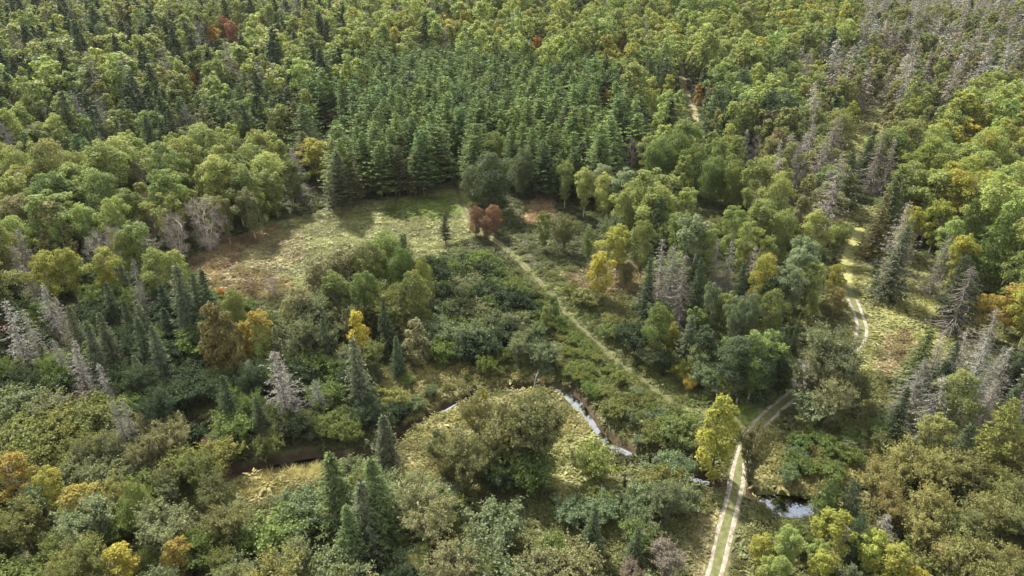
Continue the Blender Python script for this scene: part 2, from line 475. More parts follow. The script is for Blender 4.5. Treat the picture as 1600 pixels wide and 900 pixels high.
def thicket(h, r, stems, ntwig, nleaf, ls, low=.15, vase=.6, lw=.5, twl=1.0, twig_w=.012, upright=.8, sub=3, stem_r=.008, twigmat=0):
    """many-stemmed willow, alder or bare tree: stems, twigs, leaves strung along the twigs"""
    g = Mesh()
    tips, dirs = [], []
    for i in range(stems):
        ang = i * 2.39996 + RNG.normal(0, .4)
        sp = r * math.sqrt((i + .5) / stems) * vase * (1 + RNG.normal(0, .15))
        hh = h * (.97 - .32 * (sp / max(r, .1)) ** 2 * .9 + RNG.normal(0, .06))
        e = np.array([math.cos(ang) * sp, math.sin(ang) * sp, hh * .86])
        b = np.array([RNG.normal(0, .1), RNG.normal(0, .1), -.25]) + e * [.06, .06, 0]
        m1 = b + (e - b) * [.22, .22, .4] + RNG.normal(0, .02 * h, 3); m2 = b + (e - b) * [.6, .6, .74] + RNG.normal(0, .02 * h, 3)
        P = np.array([b, m1, m2, e])
        t5 = np.linspace(0, 1, 4)
        g.tube(P, stem_r * h * (1.05 - .85 * t5), 0, 4)
        for j in range(sub):
            tt = .35 + .6 * RNG.random()
            a = along(P, tt)
            a2 = RNG.random() * 6.28
            L = r * (.35 + .45 * RNG.random()) * (1.15 - .5 * tt)
            e2 = a + np.array([math.cos(a2) * L * .75, math.sin(a2) * L * .75, L * upright])
            e2[2] = min(e2[2], h * .97)
            g.tube([a, (a + e2) / 2 - [0, 0, .06 * L], e2], stem_r * h * np.array([.42, .28, .1]), 0, 3)
            for q in np.linspace(.25, 1, 4): tips.append(a + (e2 - a) * q); dirs.append(unit(e2 - a))
        for q in np.linspace(low + .15, 1, 6): tips.append(along(P, q)); dirs.append(unit(P[-1] - P[-2]))
    tips = np.array(tips); dirs = np.array(dirs)
    k = RNG.integers(len(tips), size=ntwig)
    out = unit(tips[k] * [1, 1, 0.0] + 1e-3)
    d = unit(dirs[k] * .5 + out * .45 + np.array([0, 0, upright * .9]) + RNG.normal(0, .42, (ntwig, 3)))
    ln = twl * (.5 + .8 * RNG.random(ntwig))
    A = tips[k] + RNG.normal(0, .05, (ntwig, 3)); B = A + d * ln[:, None]
    B[:, 2] = np.where(B[:, 2] > h * 1.02, h * 1.02 - .3 * RNG.random(ntwig), B[:, 2]); B[:, 2] = np.maximum(B[:, 2], .15)
    if twig_w: g.sticks(A, B, twig_w, twigmat, var=RNG.random(ntwig), mixv=np.zeros(ntwig))
    if nleaf:
        kk = np.repeat(np.arange(ntwig), nleaf)
        s = .2 + .85 * RNG.random(len(kk))
        p = A[kk] + (B - A)[kk] * s[:, None] + RNG.normal(0, .07 + .35 * ls, (len(kk), 3))
        nr = unit(out[kk] * .6 + np.array([0, 0, .7]) + RNG.normal(0, .65, (len(kk), 3)))
        sz = ls * (.65 + .7 * RNG.random(len(kk)))
        g.leaves(p, nr, sz, sz * lw, 1, axis=d[kk] + RNG.normal(0, .7, (len(kk), 3)),
                 var=np.clip(RNG.random(len(kk)) * .7 + np.repeat(RNG.random(ntwig) * .3, nleaf), 0, 1), mixv=np.repeat(RNG.random(ntwig) ** 2 * .8, nleaf))
    return g

def leafless(h, r, cb, nlobe, ntwig, tw, stems=4, peak=.5):
    """bare tree: forked stems, limbs to each lobe of the crown, twigs that fork twice"""
    g = Mesh(); trunks = []
    for si in range(stems):
        P = trunk_path(h * .85, .13, 7, .02); P[0, 2] = -.3
        g.tube(P, .009 * h * (1 - .85 * np.linspace(0, 1, 7)), 0, 5); trunks.append(P)
    ga = RNG.random() * 6.28
    for i in range(nlobe):
        t = np.clip((i + .5) / nlobe + RNG.normal(0, .03), .02, .97)
        prof = (t / peak) ** .5 if t < peak else math.sqrt(max(.01, 1 - ((t - peak) / (1 - peak)) ** 2))
        ang = ga + i * 2.39996; rr = r * prof * (.35 + .4 * RNG.random()); lr = r * (.32 + .15 * RNG.random())
        c = np.array([rr * math.cos(ang), rr * math.sin(ang), h * (cb + (1 - cb) * t) - lr * .5])
        P = trunks[RNG.integers(stems)]
        a = along(P, np.clip((c[2] - .7 * lr - .35 * rr) / (h * .85), .05, .95))
        m = (a + c) / 2 + RNG.normal(0, .2, 3)
        g.tube([a, m, c], [.03, .022, .014], 0, 4)
        k = max(6, ntwig // nlobe)
        A = c + RNG.normal(0, .12 * lr, (k, 3)) - [0, 0, .25 * lr]
        d = unit(RNG.normal(0, .8, (k, 3)) + unit(c * [1, 1, 0]) * .5 + [0, 0, .75])
        M1 = A + d * lr * (.45 + .3 * RNG.random((k, 1)))
        B = M1 + unit(d + RNG.normal(0, .4, (k, 3)) + [0, 0, .2]) * lr * (.35 + .35 * RNG.random((k, 1)))
        B2 = M1 + unit(d + RNG.normal(0, .6, (k, 3)) + [0, 0, .2]) * lr * (.3 + .3 * RNG.random((k, 1)))
        for q0, q1, w0 in ((A, M1, tw), (M1, B, tw * .75), (M1, B2, tw * .7)):
            g.sticks(q0, q1, w0, 1, var=RNG.random(k), mixv=np.zeros(k))
    return g

# kind: (height, radius, bark, foliage material, near shapes, far shapes, plain word, category)
KINDS = {
    'pine_tree':   dict(h=14, r=2.5, bark=M_BARKB, leaf=M_NEEDLE, n=2, f=6, cat='pine tree',
        near=lambda: conifer(14, 2.5, .17, .42, 8, -.16, .34, .075, power=.72, brown=.75, step=.26, hang=-.25, up_tip=.22, irregular=.22, side=.85),
        far=lambda: conifer(14 * RNG.uniform(.94, 1.06), 2.6 * RNG.uniform(.85, 1.1), .15, .45, 7, -.16, .40, .105, power=RNG.uniform(.65, .9), brown=.75, step=.33, hang=-.25, up_tip=.22, irregular=.32, side=.85, tube=False)),
    'white_pine':  dict(h=18, r=4.2, bark=M_BARKG, leaf=M_NEEDLE, n=3, f=2, cat='pine tree',
        near=lambda: pine(18, 4.2, .12, .62, 8, 9, 13, .36, .085, brown=.25, lift=.3, irregular=.28, power=.75, plate=True),
        far=lambda: pine(18, 4.0, .12, .8, 7, 7, 9, .5, .15, brown=.25, lift=.3, irregular=.28, power=.75, plate=True)),
    'spruce_tree': dict(h=14, r=2.9, bark=M_BARKG, leaf=M_NEEDLE, n=3, f=3, cat='spruce tree',
        near=lambda: conifer(14, 2.9, .05, .36, 9, .22, .36, .085), far=lambda: conifer(14, 2.9, .05, .5, 8, .22, .55, .19, step=.55, tube=False)),
    'dead_spruce': dict(h=14, r=2.7, bark=M_BARKS, leaf=M_TWIG, n=4, f=4, cat='spruce tree',
        near=lambda: conifer(14, 2.7, .06, RNG.uniform(.34, .46), 8, .26, .32, .034, keep=RNG.uniform(.28, .68), twigs=.8, hang=.7, irregular=.4, power=RNG.uniform(.6, 1.0)),
        far=lambda: conifer(14, 2.7, .07, RNG.uniform(.42, .55), 8, .26, .45, .06, keep=RNG.uniform(.35, .7), step=.4, hang=.7, irregular=.4, power=RNG.uniform(.6, 1.0))),
    'aspen_tree':  dict(h=14, r=2.7, bark=M_BARKW, leaf=M_LEAF, n=4, f=7, cat='aspen tree',
        near=lambda: broadleaf(14, 2.7 * RNG.uniform(.85, 1.1), RNG.uniform(.14, .24), int(RNG.integers(28, 40)), 8200, .13, peak=RNG.uniform(.4, .62), squash=RNG.uniform(.8, 1.05)), far=lambda: broadleaf(14, 2.7 * RNG.uniform(.8, 1.12), RNG.uniform(.1, .24), int(RNG.integers(14, 26)), 1700, .27, peak=RNG.uniform(.36, .64), squash=RNG.uniform(.8, 1.15), detail=False)),
    'birch_tree':  dict(h=11, r=2.4, bark=M_BARKW, leaf=M_LEAF, n=3, f=2, cat='birch tree',
        near=lambda: broadleaf(11, 2.4, .22, 28, 5800, .135, peak=.4, stems=2), far=lambda: broadleaf(11, 2.4, .2, 15, 1000, .34, peak=.4, detail=False, stems=2)),
    'maple_tree':  dict(h=15, r=4.3, bark=M_BARKG, leaf=M_LEAF, n=3, f=3, cat='maple tree',
        near=lambda: broadleaf(15, 4.3, .14, 50, 13500, .155, peak=.42), far=lambda: broadleaf(15, 4.3, .14, 30, 2600, .30, peak=.42, detail=False)),
    'cedar_tree':  dict(h=10, r=1.9, bark=M_BARKB, leaf=M_LEAF, n=3, f=2, cat='cedar tree',
        near=lambda: broadleaf(10, 1.8, .05, 30, 4600, .14, peak=.26, squash=1.25, autumn=.9), far=lambda: broadleaf(10, 1.8, .05, 16, 900, .32, peak=.26, squash=1.25, detail=False, autumn=.9)),
    'willow_tree': dict(h=11, r=3.0, bark=M_BARKG, leaf=M_LEAF, n=3, f=2, cat='willow tree',
        near=lambda: thicket(11, 3.0, 13, 900, 12, .118, low=-.05, vase=.85, twl=1.25, sub=6), far=lambda: thicket(11, 3.0, 11, 640, 9, .145, low=-.05, vase=.85, twl=1.3, sub=5)),
    'alder_shrub': dict(h=4.2, r=2.5, bark=M_BARKG, leaf=M_LEAF, n=5, f=4, cat='shrub',
        near=lambda: thicket(4.2, 2.5, 14, 640, 11, .108, low=.0, vase=.85, twl=.75, sub=4, upright=.65, stem_r=.01, lw=.6),
        far=lambda: thicket(4.2, 2.5, 12, 480, 9, .125, low=.0, vase=.85, twl=.75, sub=4, upright=.65, lw=.6)),
    'bare_tree':   dict(h=12, r=3.4, bark=M_BARKP, leaf=M_TWIG, n=2, f=2, cat='bare tree',
        near=lambda: leafless(12, 3.2, .1, 34, 900, .016), far=lambda: leafless(12, 3.2, .1, 22, 420, .03)),
}
NEAR_MESH, FAR_MESH = {}, {}
for kind, K in KINDS.items():
    mats = [K['bark'], K['leaf']]
    NEAR_MESH[kind], FAR_MESH[kind] = [], []
    for i in range(K['n']):
        g = K['near']()
        NEAR_MESH[kind].append((g.build(kind + '_trunk', [mats[0]], only=[0]), g.build(kind + '_crown', [mats[1]], only=[1])) if kind != 'bare_tree'
                               else (g.build(kind + '_trunk', [mats[0]], only=[0]), g.build(kind + '_twigs', [mats[1]], only=[1])))
    for i in range(K['f']):
        FAR_MESH[kind].append(K['far']().build(kind + '_whole', mats))

# ------------------------------------------------------------------ ground, water, tracks
FIELD = [(270, 425), (300, 402), (345, 378), (395, 357), (480, 333), (560, 317), (640, 301), (700, 283), (724, 280), (742, 330), (760, 362), (735, 380),
         (690, 402), (640, 430), (560, 450), (470, 475), (400, 470), (340, 462), (290, 450)]
def vnoise(x, y, s, seed=0):
    """cheap smooth noise, -1 to 1"""
    r = np.random.default_rng(seed).random(12) * 6.28
    x = np.asarray(x) / s; y = np.asarray(y) / s
    return (np.sin(x * 1.7 + r[0] + 1.3 * np.sin(y * 1.1 + r[1])) + np.sin(y * 1.9 + r[2] + 1.2 * np.sin(x * 1.3 + r[3])) +
            .6 * np.sin((x + y) * 2.9 + r[4] + np.sin((x - y) * 2.3 + r[5])) + .5 * np.sin((x - y) * 4.3 + r[6]) * np.sin((x + y) * 3.7 + r[7])) / 3.1

# open ground by its growth: (outline in the photo, low-plant tints, share of grass / fern / brush)
TAN = ((.30, .25, .14), (.23, .22, .10)); STRAW = ((.285, .27, .135), (.20, .225, .085)); MGREEN = ((.15, .21, .055), (.20, .235, .07))
LIMEF = ((.29, .285, .115), (.22, .225, .085)); FERN = ((.21, .215, .08), (.25, .22, .10)); RUSSET = ((.22, .17, .095), (.25, .215, .105))
REDF = ((.26, .155, .09), (.29, .24, .13)); DKFERN = ((.075, .10, .045), (.12, .13, .055)); LITTER = ((.07, .065, .035), (.10, .075, .045)); GOLDG = ((.33, .27, .10), (.25, .24, .08))
GREENF = ((.105, .14, .045), (.15, .16, .058))
COVER = [
    ([(292, 412), (330, 384), (398, 358), (440, 358), (410, 380), (368, 402), (360, 425), (320, 440)], REDF, (.3, .55, .15)),
    ([(300, 425), (360, 410), (400, 425), (450, 436), (440, 470), (330, 475), (290, 450)], RUSSET, (.45, .4, .15)),
    ([(330, 470), (338, 448), (362, 446), (372, 466)], REDF, (.3, .6, .1)),
    ([(300, 425), (420, 372), (470, 360), (480, 400), (430, 430), (330, 445)], TAN, (.8, .2, 0)),
    ([(600, 322), (700, 300), (724, 300), (730, 330), (690, 345), (600, 345)], MGREEN, (.85, .1, .05)),
    (FIELD, STRAW, (.9, .1, 0)),
    ([(815, 350), (840, 298), (868, 300), (860, 345), (835, 360)], REDF, (.3, .6, .1)),
    ([(350, 760), (380, 742), (500, 722), (540, 735), (450, 775), (380, 800)], GOLDG, (.93, .07, 0)),
    ([(600, 720), (625, 690), (745, 622), (830, 615), (850, 650), (850, 760), (640, 780)], FERN, (.3, .55, .15)),
    ([(850, 690), (920, 680), (960, 720), (960, 760), (900, 790), (850, 770)], LIMEF, (.3, .65, .05)),
    ([(850, 612), (890, 625), (930, 680), (850, 700)], FERN, (.3, .55, .15)),
    ([(560, 640), (560, 600), (650, 572), (760, 540), (860, 560), (860, 602), (740, 608), (640, 660)], FERN, (.3, .45, .25)),
    ([(690, 560), (740, 535), (800, 560), (745, 590)], RUSSET, (.5, .5, 0)),
    ([(1135, 600), (1255, 575), (1275, 600), (1180, 690), (1150, 650)], MGREEN, (.95, .05, 0)),
    ([(1075, 820), (1140, 780), (1130, 960), (1060, 960)], TAN, (.85, .15, 0)),
    ([(1370, 545), (1390, 520), (1420, 520), (1440, 570), (1400, 600), (1370, 580)], RUSSET, (.4, .55, .05)),
    ([(1300, 330), (1400, 320), (1430, 400), (1480, 420), (1530, 480), (1480, 560), (1300, 600), (1320, 470)], LIMEF, (.45, .5, .05)),
    ([(1340, 140), (1440, 150), (1410, 260), (1330, 250)], LIMEF, (.5, .5, 0)),
    ([(880, 430), (1020, 400), (1030, 460), (930, 470)], RUSSET, (.5, .4, .1)),
    ([(780, 380), (870, 440), (1060, 610), (1150, 640), (1150, 690), (1040, 660), (930, 600), (830, 470)], GREENF, (.3, .45, .25)),
    ([(1180, 690), (1300, 700), (1400, 700), (1400, 800), (1180, 800)], FERN, (.25, .5, .25)),
]
def cover_of(x, y):
    z = base_height(x, y)
    px, py, D = project(x, y, z)
    px = px + 9 * vnoise(x, y, 4.0, 3); py = py + 6 * vnoise(x, y, 4.5, 4)
    k = np.full(len(px), -1)
    for i in range(len(COVER) - 1, -1, -1):
        k[in_poly(px, py, COVER[i][0])] = i
    return k, D

def axis(lo, hi, step, ends, grow=1.16):
    a = list(np.arange(lo, hi, step))
    s = step
    while a[-1] < ends[1]: s = min(s * grow, 60); a.append(a[-1] + s)
    s = step; b = []
    v = lo
    while v > ends[0]: s = min(s * grow, 60); v -= s; b.append(v)
    return np.array(b[::-1] + a)

gx = axis(-130, 150, .75, (-2200, 2200)); gy = axis(48, 250, .75, (-120, 3600))
GX, GY = np.meshgrid(gx, gy)
GZ = height(GX, GY) + .10 * vnoise(GX, GY, 1.7, 9) * (GY < 300)
nx, ny = len(gx), len(gy)
gi = np.arange(nx * ny).reshape(ny, nx)
quads = np.stack([gi[:-1, :-1], gi[:-1, 1:], gi[1:, 1:], gi[1:, :-1]], -1).reshape(-1, 4)
gm = Mesh(); gm.add(np.stack([GX, GY, GZ], -1).reshape(-1, 3), quads, 0)
def ground_mat():
    m, nt, N, L, out = new_mat('forest_floor')
    vc = N.new('ShaderNodeAttribute'); vc.attribute_name = 'soil'
    tcn = N.new('ShaderNodeTexCoord')
    nz = N.new('ShaderNodeTexNoise'); nz.inputs['Scale'].default_value = 1.4; nz.inputs['Detail'].default_value = 8; nz.inputs['Roughness'].default_value = .7
    L.new(tcn.outputs['Object'], nz.inputs['Vector'])
    mr = N.new('ShaderNodeMapRange'); mr.inputs['From Min'].default_value = .3; mr.inputs['From Max'].default_value = .7; mr.inputs['To Min'].default_value = .6; mr.inputs['To Max'].default_value = 1.4
    L.new(nz.outputs['Fac'], mr.inputs['Value'])
    mul = N.new('ShaderNodeVectorMath'); mul.operation = 'SCALE'; L.new(vc.outputs['Color'], mul.inputs[0]); L.new(mr.outputs['Result'], mul.inputs['Scale'])
    p = N.new('ShaderNodeBsdfPrincipled'); p.inputs['Roughness'].default_value = .95; p.inputs['Specular IOR Level'].default_value = .1
    L.new(mul.outputs['Vector'], p.inputs['Base Color'])
    bp = N.new('ShaderNodeBump'); bp.inputs['Strength'].default_value = .6; bp.inputs['Distance'].default_value = .12
    L.new(nz.outputs['Fac'], bp.inputs['Height']); L.new(bp.outputs['Normal'], p.inputs['Normal'])
    L.new(p.outputs['BSDF'], out.inputs['Surface'])
    return m
me = gm.build('ground', [ground_mat()])
fx, fy = GX.ravel(), GY.ravel()
kc, _ = cover_of(fx, np.maximum(fy, 1))
soil = np.tile(np.array([.055, .05, .03]), (len(fx), 1))
soil[(fy > 60) & (fy < 130)] = (.075, .075, .035)
for i, c in enumerate(COVER):
    s = kc == i
    tt = np.array(c[1][0]) * .75 + np.array(c[1][1]) * .15
    soil[s & (fy < 600)] = tt
for line, ww in ((CREEK, CREEK_W), (SIDECREEK, SIDE_W)):
    d, i = line_dist(fx, fy, line)
    soil[d < ww[i] * 1.45] = (.05, .035, .024)
at = me.attributes.new('soil', 'FLOAT_COLOR', 'POINT'); at.data.foreach_set('color', np.column_stack([soil, np.ones(len(soil))]).astype(np.float32).ravel())
me.polygons.foreach_set('use_smooth', np.ones(len(me.polygons), bool))
ground = make_obj('ground', me); ground['kind'] = 'structure'

def side_of(line):
    T = np.gradient(line, axis=0); T /= np.linalg.norm(T, axis=1, keepdims=True) + 1e-9
    return np.column_stack([-T[:, 1], T[:, 0]])

def ribbon(name, line, left, right, lift, mat, rows=5, zfun=height, rough=0.0, jag=.0, parent=None, seed=1):
    """a sheet draped along a line between two offsets"""
    S = side_of(line); n = len(line)
    rg = np.random.default_rng(seed)
    L = np.broadcast_to(left, (n,)) + jag * np.convolve(rg.normal(size=n + 4), np.ones(5) / 2.2, 'valid')
    R = np.broadcast_to(right, (n,)) + jag * np.convolve(rg.normal(size=n + 4), np.ones(5) / 2.2, 'valid')
    u = np.linspace(0, 1, rows)
    off = L[:, None] * (1 - u) + R[:, None] * u
    X = line[:, None, 0] + S[:, None, 0] * off; Y = line[:, None, 1] + S[:, None, 1] * off
    Z = zfun(X, Y) + .10 * vnoise(X, Y, 1.7, 9) + lift
    Z[:, 0] -= .10; Z[:, -1] -= .10
    i = np.arange(n * rows).reshape(n, rows)
    q = np.stack([i[:-1, :-1], i[:-1, 1:], i[1:, 1:], i[1:, :-1]], -1).reshape(-1, 4)
    g = Mesh(); g.add(np.stack([X, Y, Z], -1).reshape(-1, 3), q, 0)
    me = g.build(name, [mat]); me.polygons.foreach_set('use_smooth', np.ones(len(me.polygons), bool))
    return make_obj(name, me, parent)

M_GRAVEL = noise_mat('pale_gravel', (.33, .295, .25), (.17, .15, .11), 1.9, .95, 9.0, .5, c3=(.27, .24, .20))
M_VERGE = noise_mat('dry_verge', (.085, .095, .038), (.15, .14, .07), 1.6, .95, 8.0, .5, c3=(.11, .12, .048))
M_RUT = noise_mat('brown_rut', (.12, .10, .06), (.18, .15, .095), 2.0, .95, 8.0, .5)
M_SAND = noise_mat('sandy_path', (.26, .21, .13), (.18, .165, .08), .8, .95, 6.0, .3)

rpx = project(ROAD[:, 0], ROAD[:, 1], base_height(ROAD[:, 0], ROAD[:, 1]))[1]
road_end = int(np.nonzero(rpx > 462)[0][-1])            # beyond, the road fades into the meadow
road = ribbon('gravel_road', ROAD[:road_end + 8], -1.6, 1.6, .03, M_VERGE, 9, jag=.12, seed=2); road['kind'] = 'structure'
for sgn in (-1, 1):
    t = ribbon('wheel_track', ROAD[:road_end], sgn * .8 - .53, sgn * .8 + .53, .055, M_GRAVEL, 4, jag=.06, parent=road, seed=5 + sgn)
wide = unproject(*np.array([(1247, 606), (1254, 590), (1259, 572), (1262, 556), (1258, 545)]).T)
t = ribbon('gravel_wash', smooth_line(wide, .8), -2.4, 2.2, .07, M_GRAVEL, 6, jag=.35, parent=road, seed=9)
for pxy in ((1178, 690), (1172, 712), (1165, 724)):
    c = unproject(*pxy)[0]
    ribbon('gravel_spill', smooth_line([c + [-.6, -1.2], c + [-.1, -.3], c + [.3, .9]], .4), -.45, .5, .07, M_GRAVEL, 4, jag=.18, parent=road, seed=int(pxy[0]))
track = ribbon('grass_track', TRACK, -.85, .85, .03, noise_mat('track_grass', (.075, .085, .035), (.12, .11, .055), 1.2, .95, 7.0, .4, c3=(.09, .10, .04)), 7, jag=.15, seed=3); track['kind'] = 'structure'
for sgn in (-1, 1):
    ribbon('wheel_track', TRACK, sgn * .55 - .24, sgn * .55 + .24, .055, M_RUT, 4, jag=.10, parent=track, seed=11 + sgn)
path = ribbon('sandy_path', FARPATH, -1.8, 1.8, .12, M_SAND, 5, jag=.3, seed=4); path['kind'] = 'structure'
for rutpx, seed in (([(520, 352), (580, 345), (640, 350), (690, 356), (730, 352)], 21), ([(535, 345), (590, 339), (645, 344), (700, 350)], 22)):
    o = ribbon('field_track', smooth_line(unproject(*np.array(rutpx).T), 1.0), -.45, .45, .05, noise_mat('pale_straw', (.46, .40, .24), (.36, .33, .17), 1.5, .95, 7, .3), 4, jag=.12, seed=seed); o['kind'] = 'structure'

def water_mat():
    m, nt, N, L, out = new_mat('creek_water')
    gl = N.new('ShaderNodeBsdfGlossy'); gl.inputs['Roughness'].default_value = .06; gl.inputs['Color'].default_value = (.42, .43, .45, 1)
    df = N.new('ShaderNodeBsdfDiffuse'); df.inputs['Color'].default_value = (.022, .014, .010, 1)
    fr = N.new('ShaderNodeFresnel'); fr.inputs['IOR'].default_value = 1.45
    tcn = N.new('ShaderNodeTexCoord'); nz = N.new('ShaderNodeTexNoise'); nz.inputs['Scale'].default_value = 2.2; nz.inputs['Detail'].default_value = 3
    L.new(tcn.outputs['Object'], nz.inputs['Vector'])
    bp = N.new('ShaderNodeBump'); bp.inputs['Strength'].default_value = .22; bp.inputs['Distance'].default_value = .05
    L.new(nz.outputs['Fac'], bp.inputs['Height']); L.new(bp.outputs['Normal'], gl.inputs['Normal']); L.new(bp.outputs['Normal'], fr.inputs['Normal'])
    ms = N.new('ShaderNodeMixShader'); L.new(fr.outputs['Fac'], ms.inputs['Fac']); L.new(df.outputs['BSDF'], ms.inputs[1]); L.new(gl.outputs['BSDF'], ms.inputs[2])
    L.new(ms.outputs['Shader'], out.inputs['Surface'])
    return m
M_WATER = water_mat()
def water(name, line, ww, fill=1.55):
    S = side_of(line); zc = base_height(line[:, 0], line[:, 1])
    zc = np.convolve(np.pad(zc, 12, mode='edge'), np.ones(25) / 25, 'valid') - .50
    u = np.linspace(-1, 1, 5)
    off = (ww * fill)[:, None] * u
    V = np.stack([line[:, None, 0] + S[:, None, 0] * off, line[:, None, 1] + S[:, None, 1] * off, np.repeat(zc[:, None], 5, 1)], -1)
    i = np.arange(len(line) * 5).reshape(-1, 5)
    q = np.stack([i[:-1, :-1], i[:-1, 1:], i[1:, 1:], i[1:, :-1]], -1).reshape(-1, 4)
    g = Mesh(); g.add(V.reshape(-1, 3), q, 0)
    o = make_obj(name, g.build(name, [M_WATER])); o['kind'] = 'structure'
    return o
far_of_road = line_dist(CREEK[:, 0], CREEK[:, 1], ROAD)[0] > 2.4          # the road crosses on a culvert
cut = np.nonzero(~far_of_road)[0]
water('creek_water', CREEK[:cut[0]], CREEK_W[:cut[0]], np.interp(cpx[:cut[0]], [300, 385, 420, 860, 895, 1000], [.03, .03, .22, .14, .7, .5]))
water('creek_water', CREEK[cut[-1] + 1:], CREEK_W[cut[-1] + 1:])
water('brook_water', SIDECREEK, SIDE_W)

# ------------------------------------------------------------------ where the trees stand
# tints: leaf colour, second leaf colour (autumn turn, or dead needles), plain words
TINT = {
    'lime': ((.225, .275, .085), (.275, .29, .09), 'lime-green'),
    'ygreen': ((.245, .262, .058), (.30, .28, .062), 'yellow-green'),
    'yellow': ((.34, .31, .06), (.36, .30, .06), 'yellow'),
    'gold': ((.31, .24, .06), (.24, .22, .065), 'golden'),
    'orange': ((.36, .19, .06), (.31, .235, .07), 'orange'),
    'red':    ((.26, .09, .055), (.22, .12, .07), 'red'),
    'rust': ((.23, .115, .07), (.13, .115, .085), 'rust-red'),
    'green': ((.155, .195, .062), (.215, .235, .072), 'green'),
    'mgreen': ((.115, .165, .05), (.17, .20, .06), 'fresh green'),
    'dark': ((.048, .07, .036), (.07, .09, .044), 'dark green'),
    'blue': ((.10, .135, .072), (.125, .15, .075), 'blue-green'),
    'pineg': ((.08, .13, .044), (.12, .105, .052), 'green'),
    'pinel': ((.115, .17, .05), (.14, .13, .058), 'light green'),
    'pined': ((.052, .078, .038), (.095, .08, .05), 'dark green'),
    'pineb': ((.10, .115, .048), (.14, .105, .058), 'brownish-green'),
    'gspr': ((.085, .105, .058), (.13, .14, .085), 'grey-green'),
    'olive': ((.165, .19, .065), (.215, .21, .075), 'olive'),
    'bolive': ((.145, .16, .068), (.19, .18, .08), 'brown-olive'),
    'golive': ((.158, .175, .088), (.20, .20, .11), 'grey-olive'),
    'pale': ((.225, .23, .115), (.26, .24, .13), 'pale olive'),
    'silver': ((.155, .20, .105), (.20, .225, .125), 'silvery green'),
    'goldol': ((.205, .215, .082), (.24, .215, .085), 'gold-olive'),
    'ochre': ((.17, .15, .06), (.215, .17, .068), 'ochre'),
    'brown': ((.14, .12, .068), (.175, .14, .075), 'brown'),
    'grey': ((.24, .225, .185), (.19, .185, .14), 'grey'),
    'dgrey': ((.155, .15, .115), (.135, .14, .10), 'dark grey'),
    'lgrey': ((.33, .32, .27), (.26, .255, .205), 'silver-grey'),
    'pink': ((.46, .40, .35), (.46, .40, .35), 'pinkish-grey'),
    'mauve': ((.25, .22, .19), (.25, .22, .19), 'brownish-grey'),
}
P, WP, S, DS, A, B, M, C, W, AL, BT = ('pine_tree', 'white_pine', 'spruce_tree', 'dead_spruce', 'aspen_tree', 'birch_tree', 'maple_tree', 'cedar_tree', 'willow_tree', 'alder_shrub', 'bare_tree')
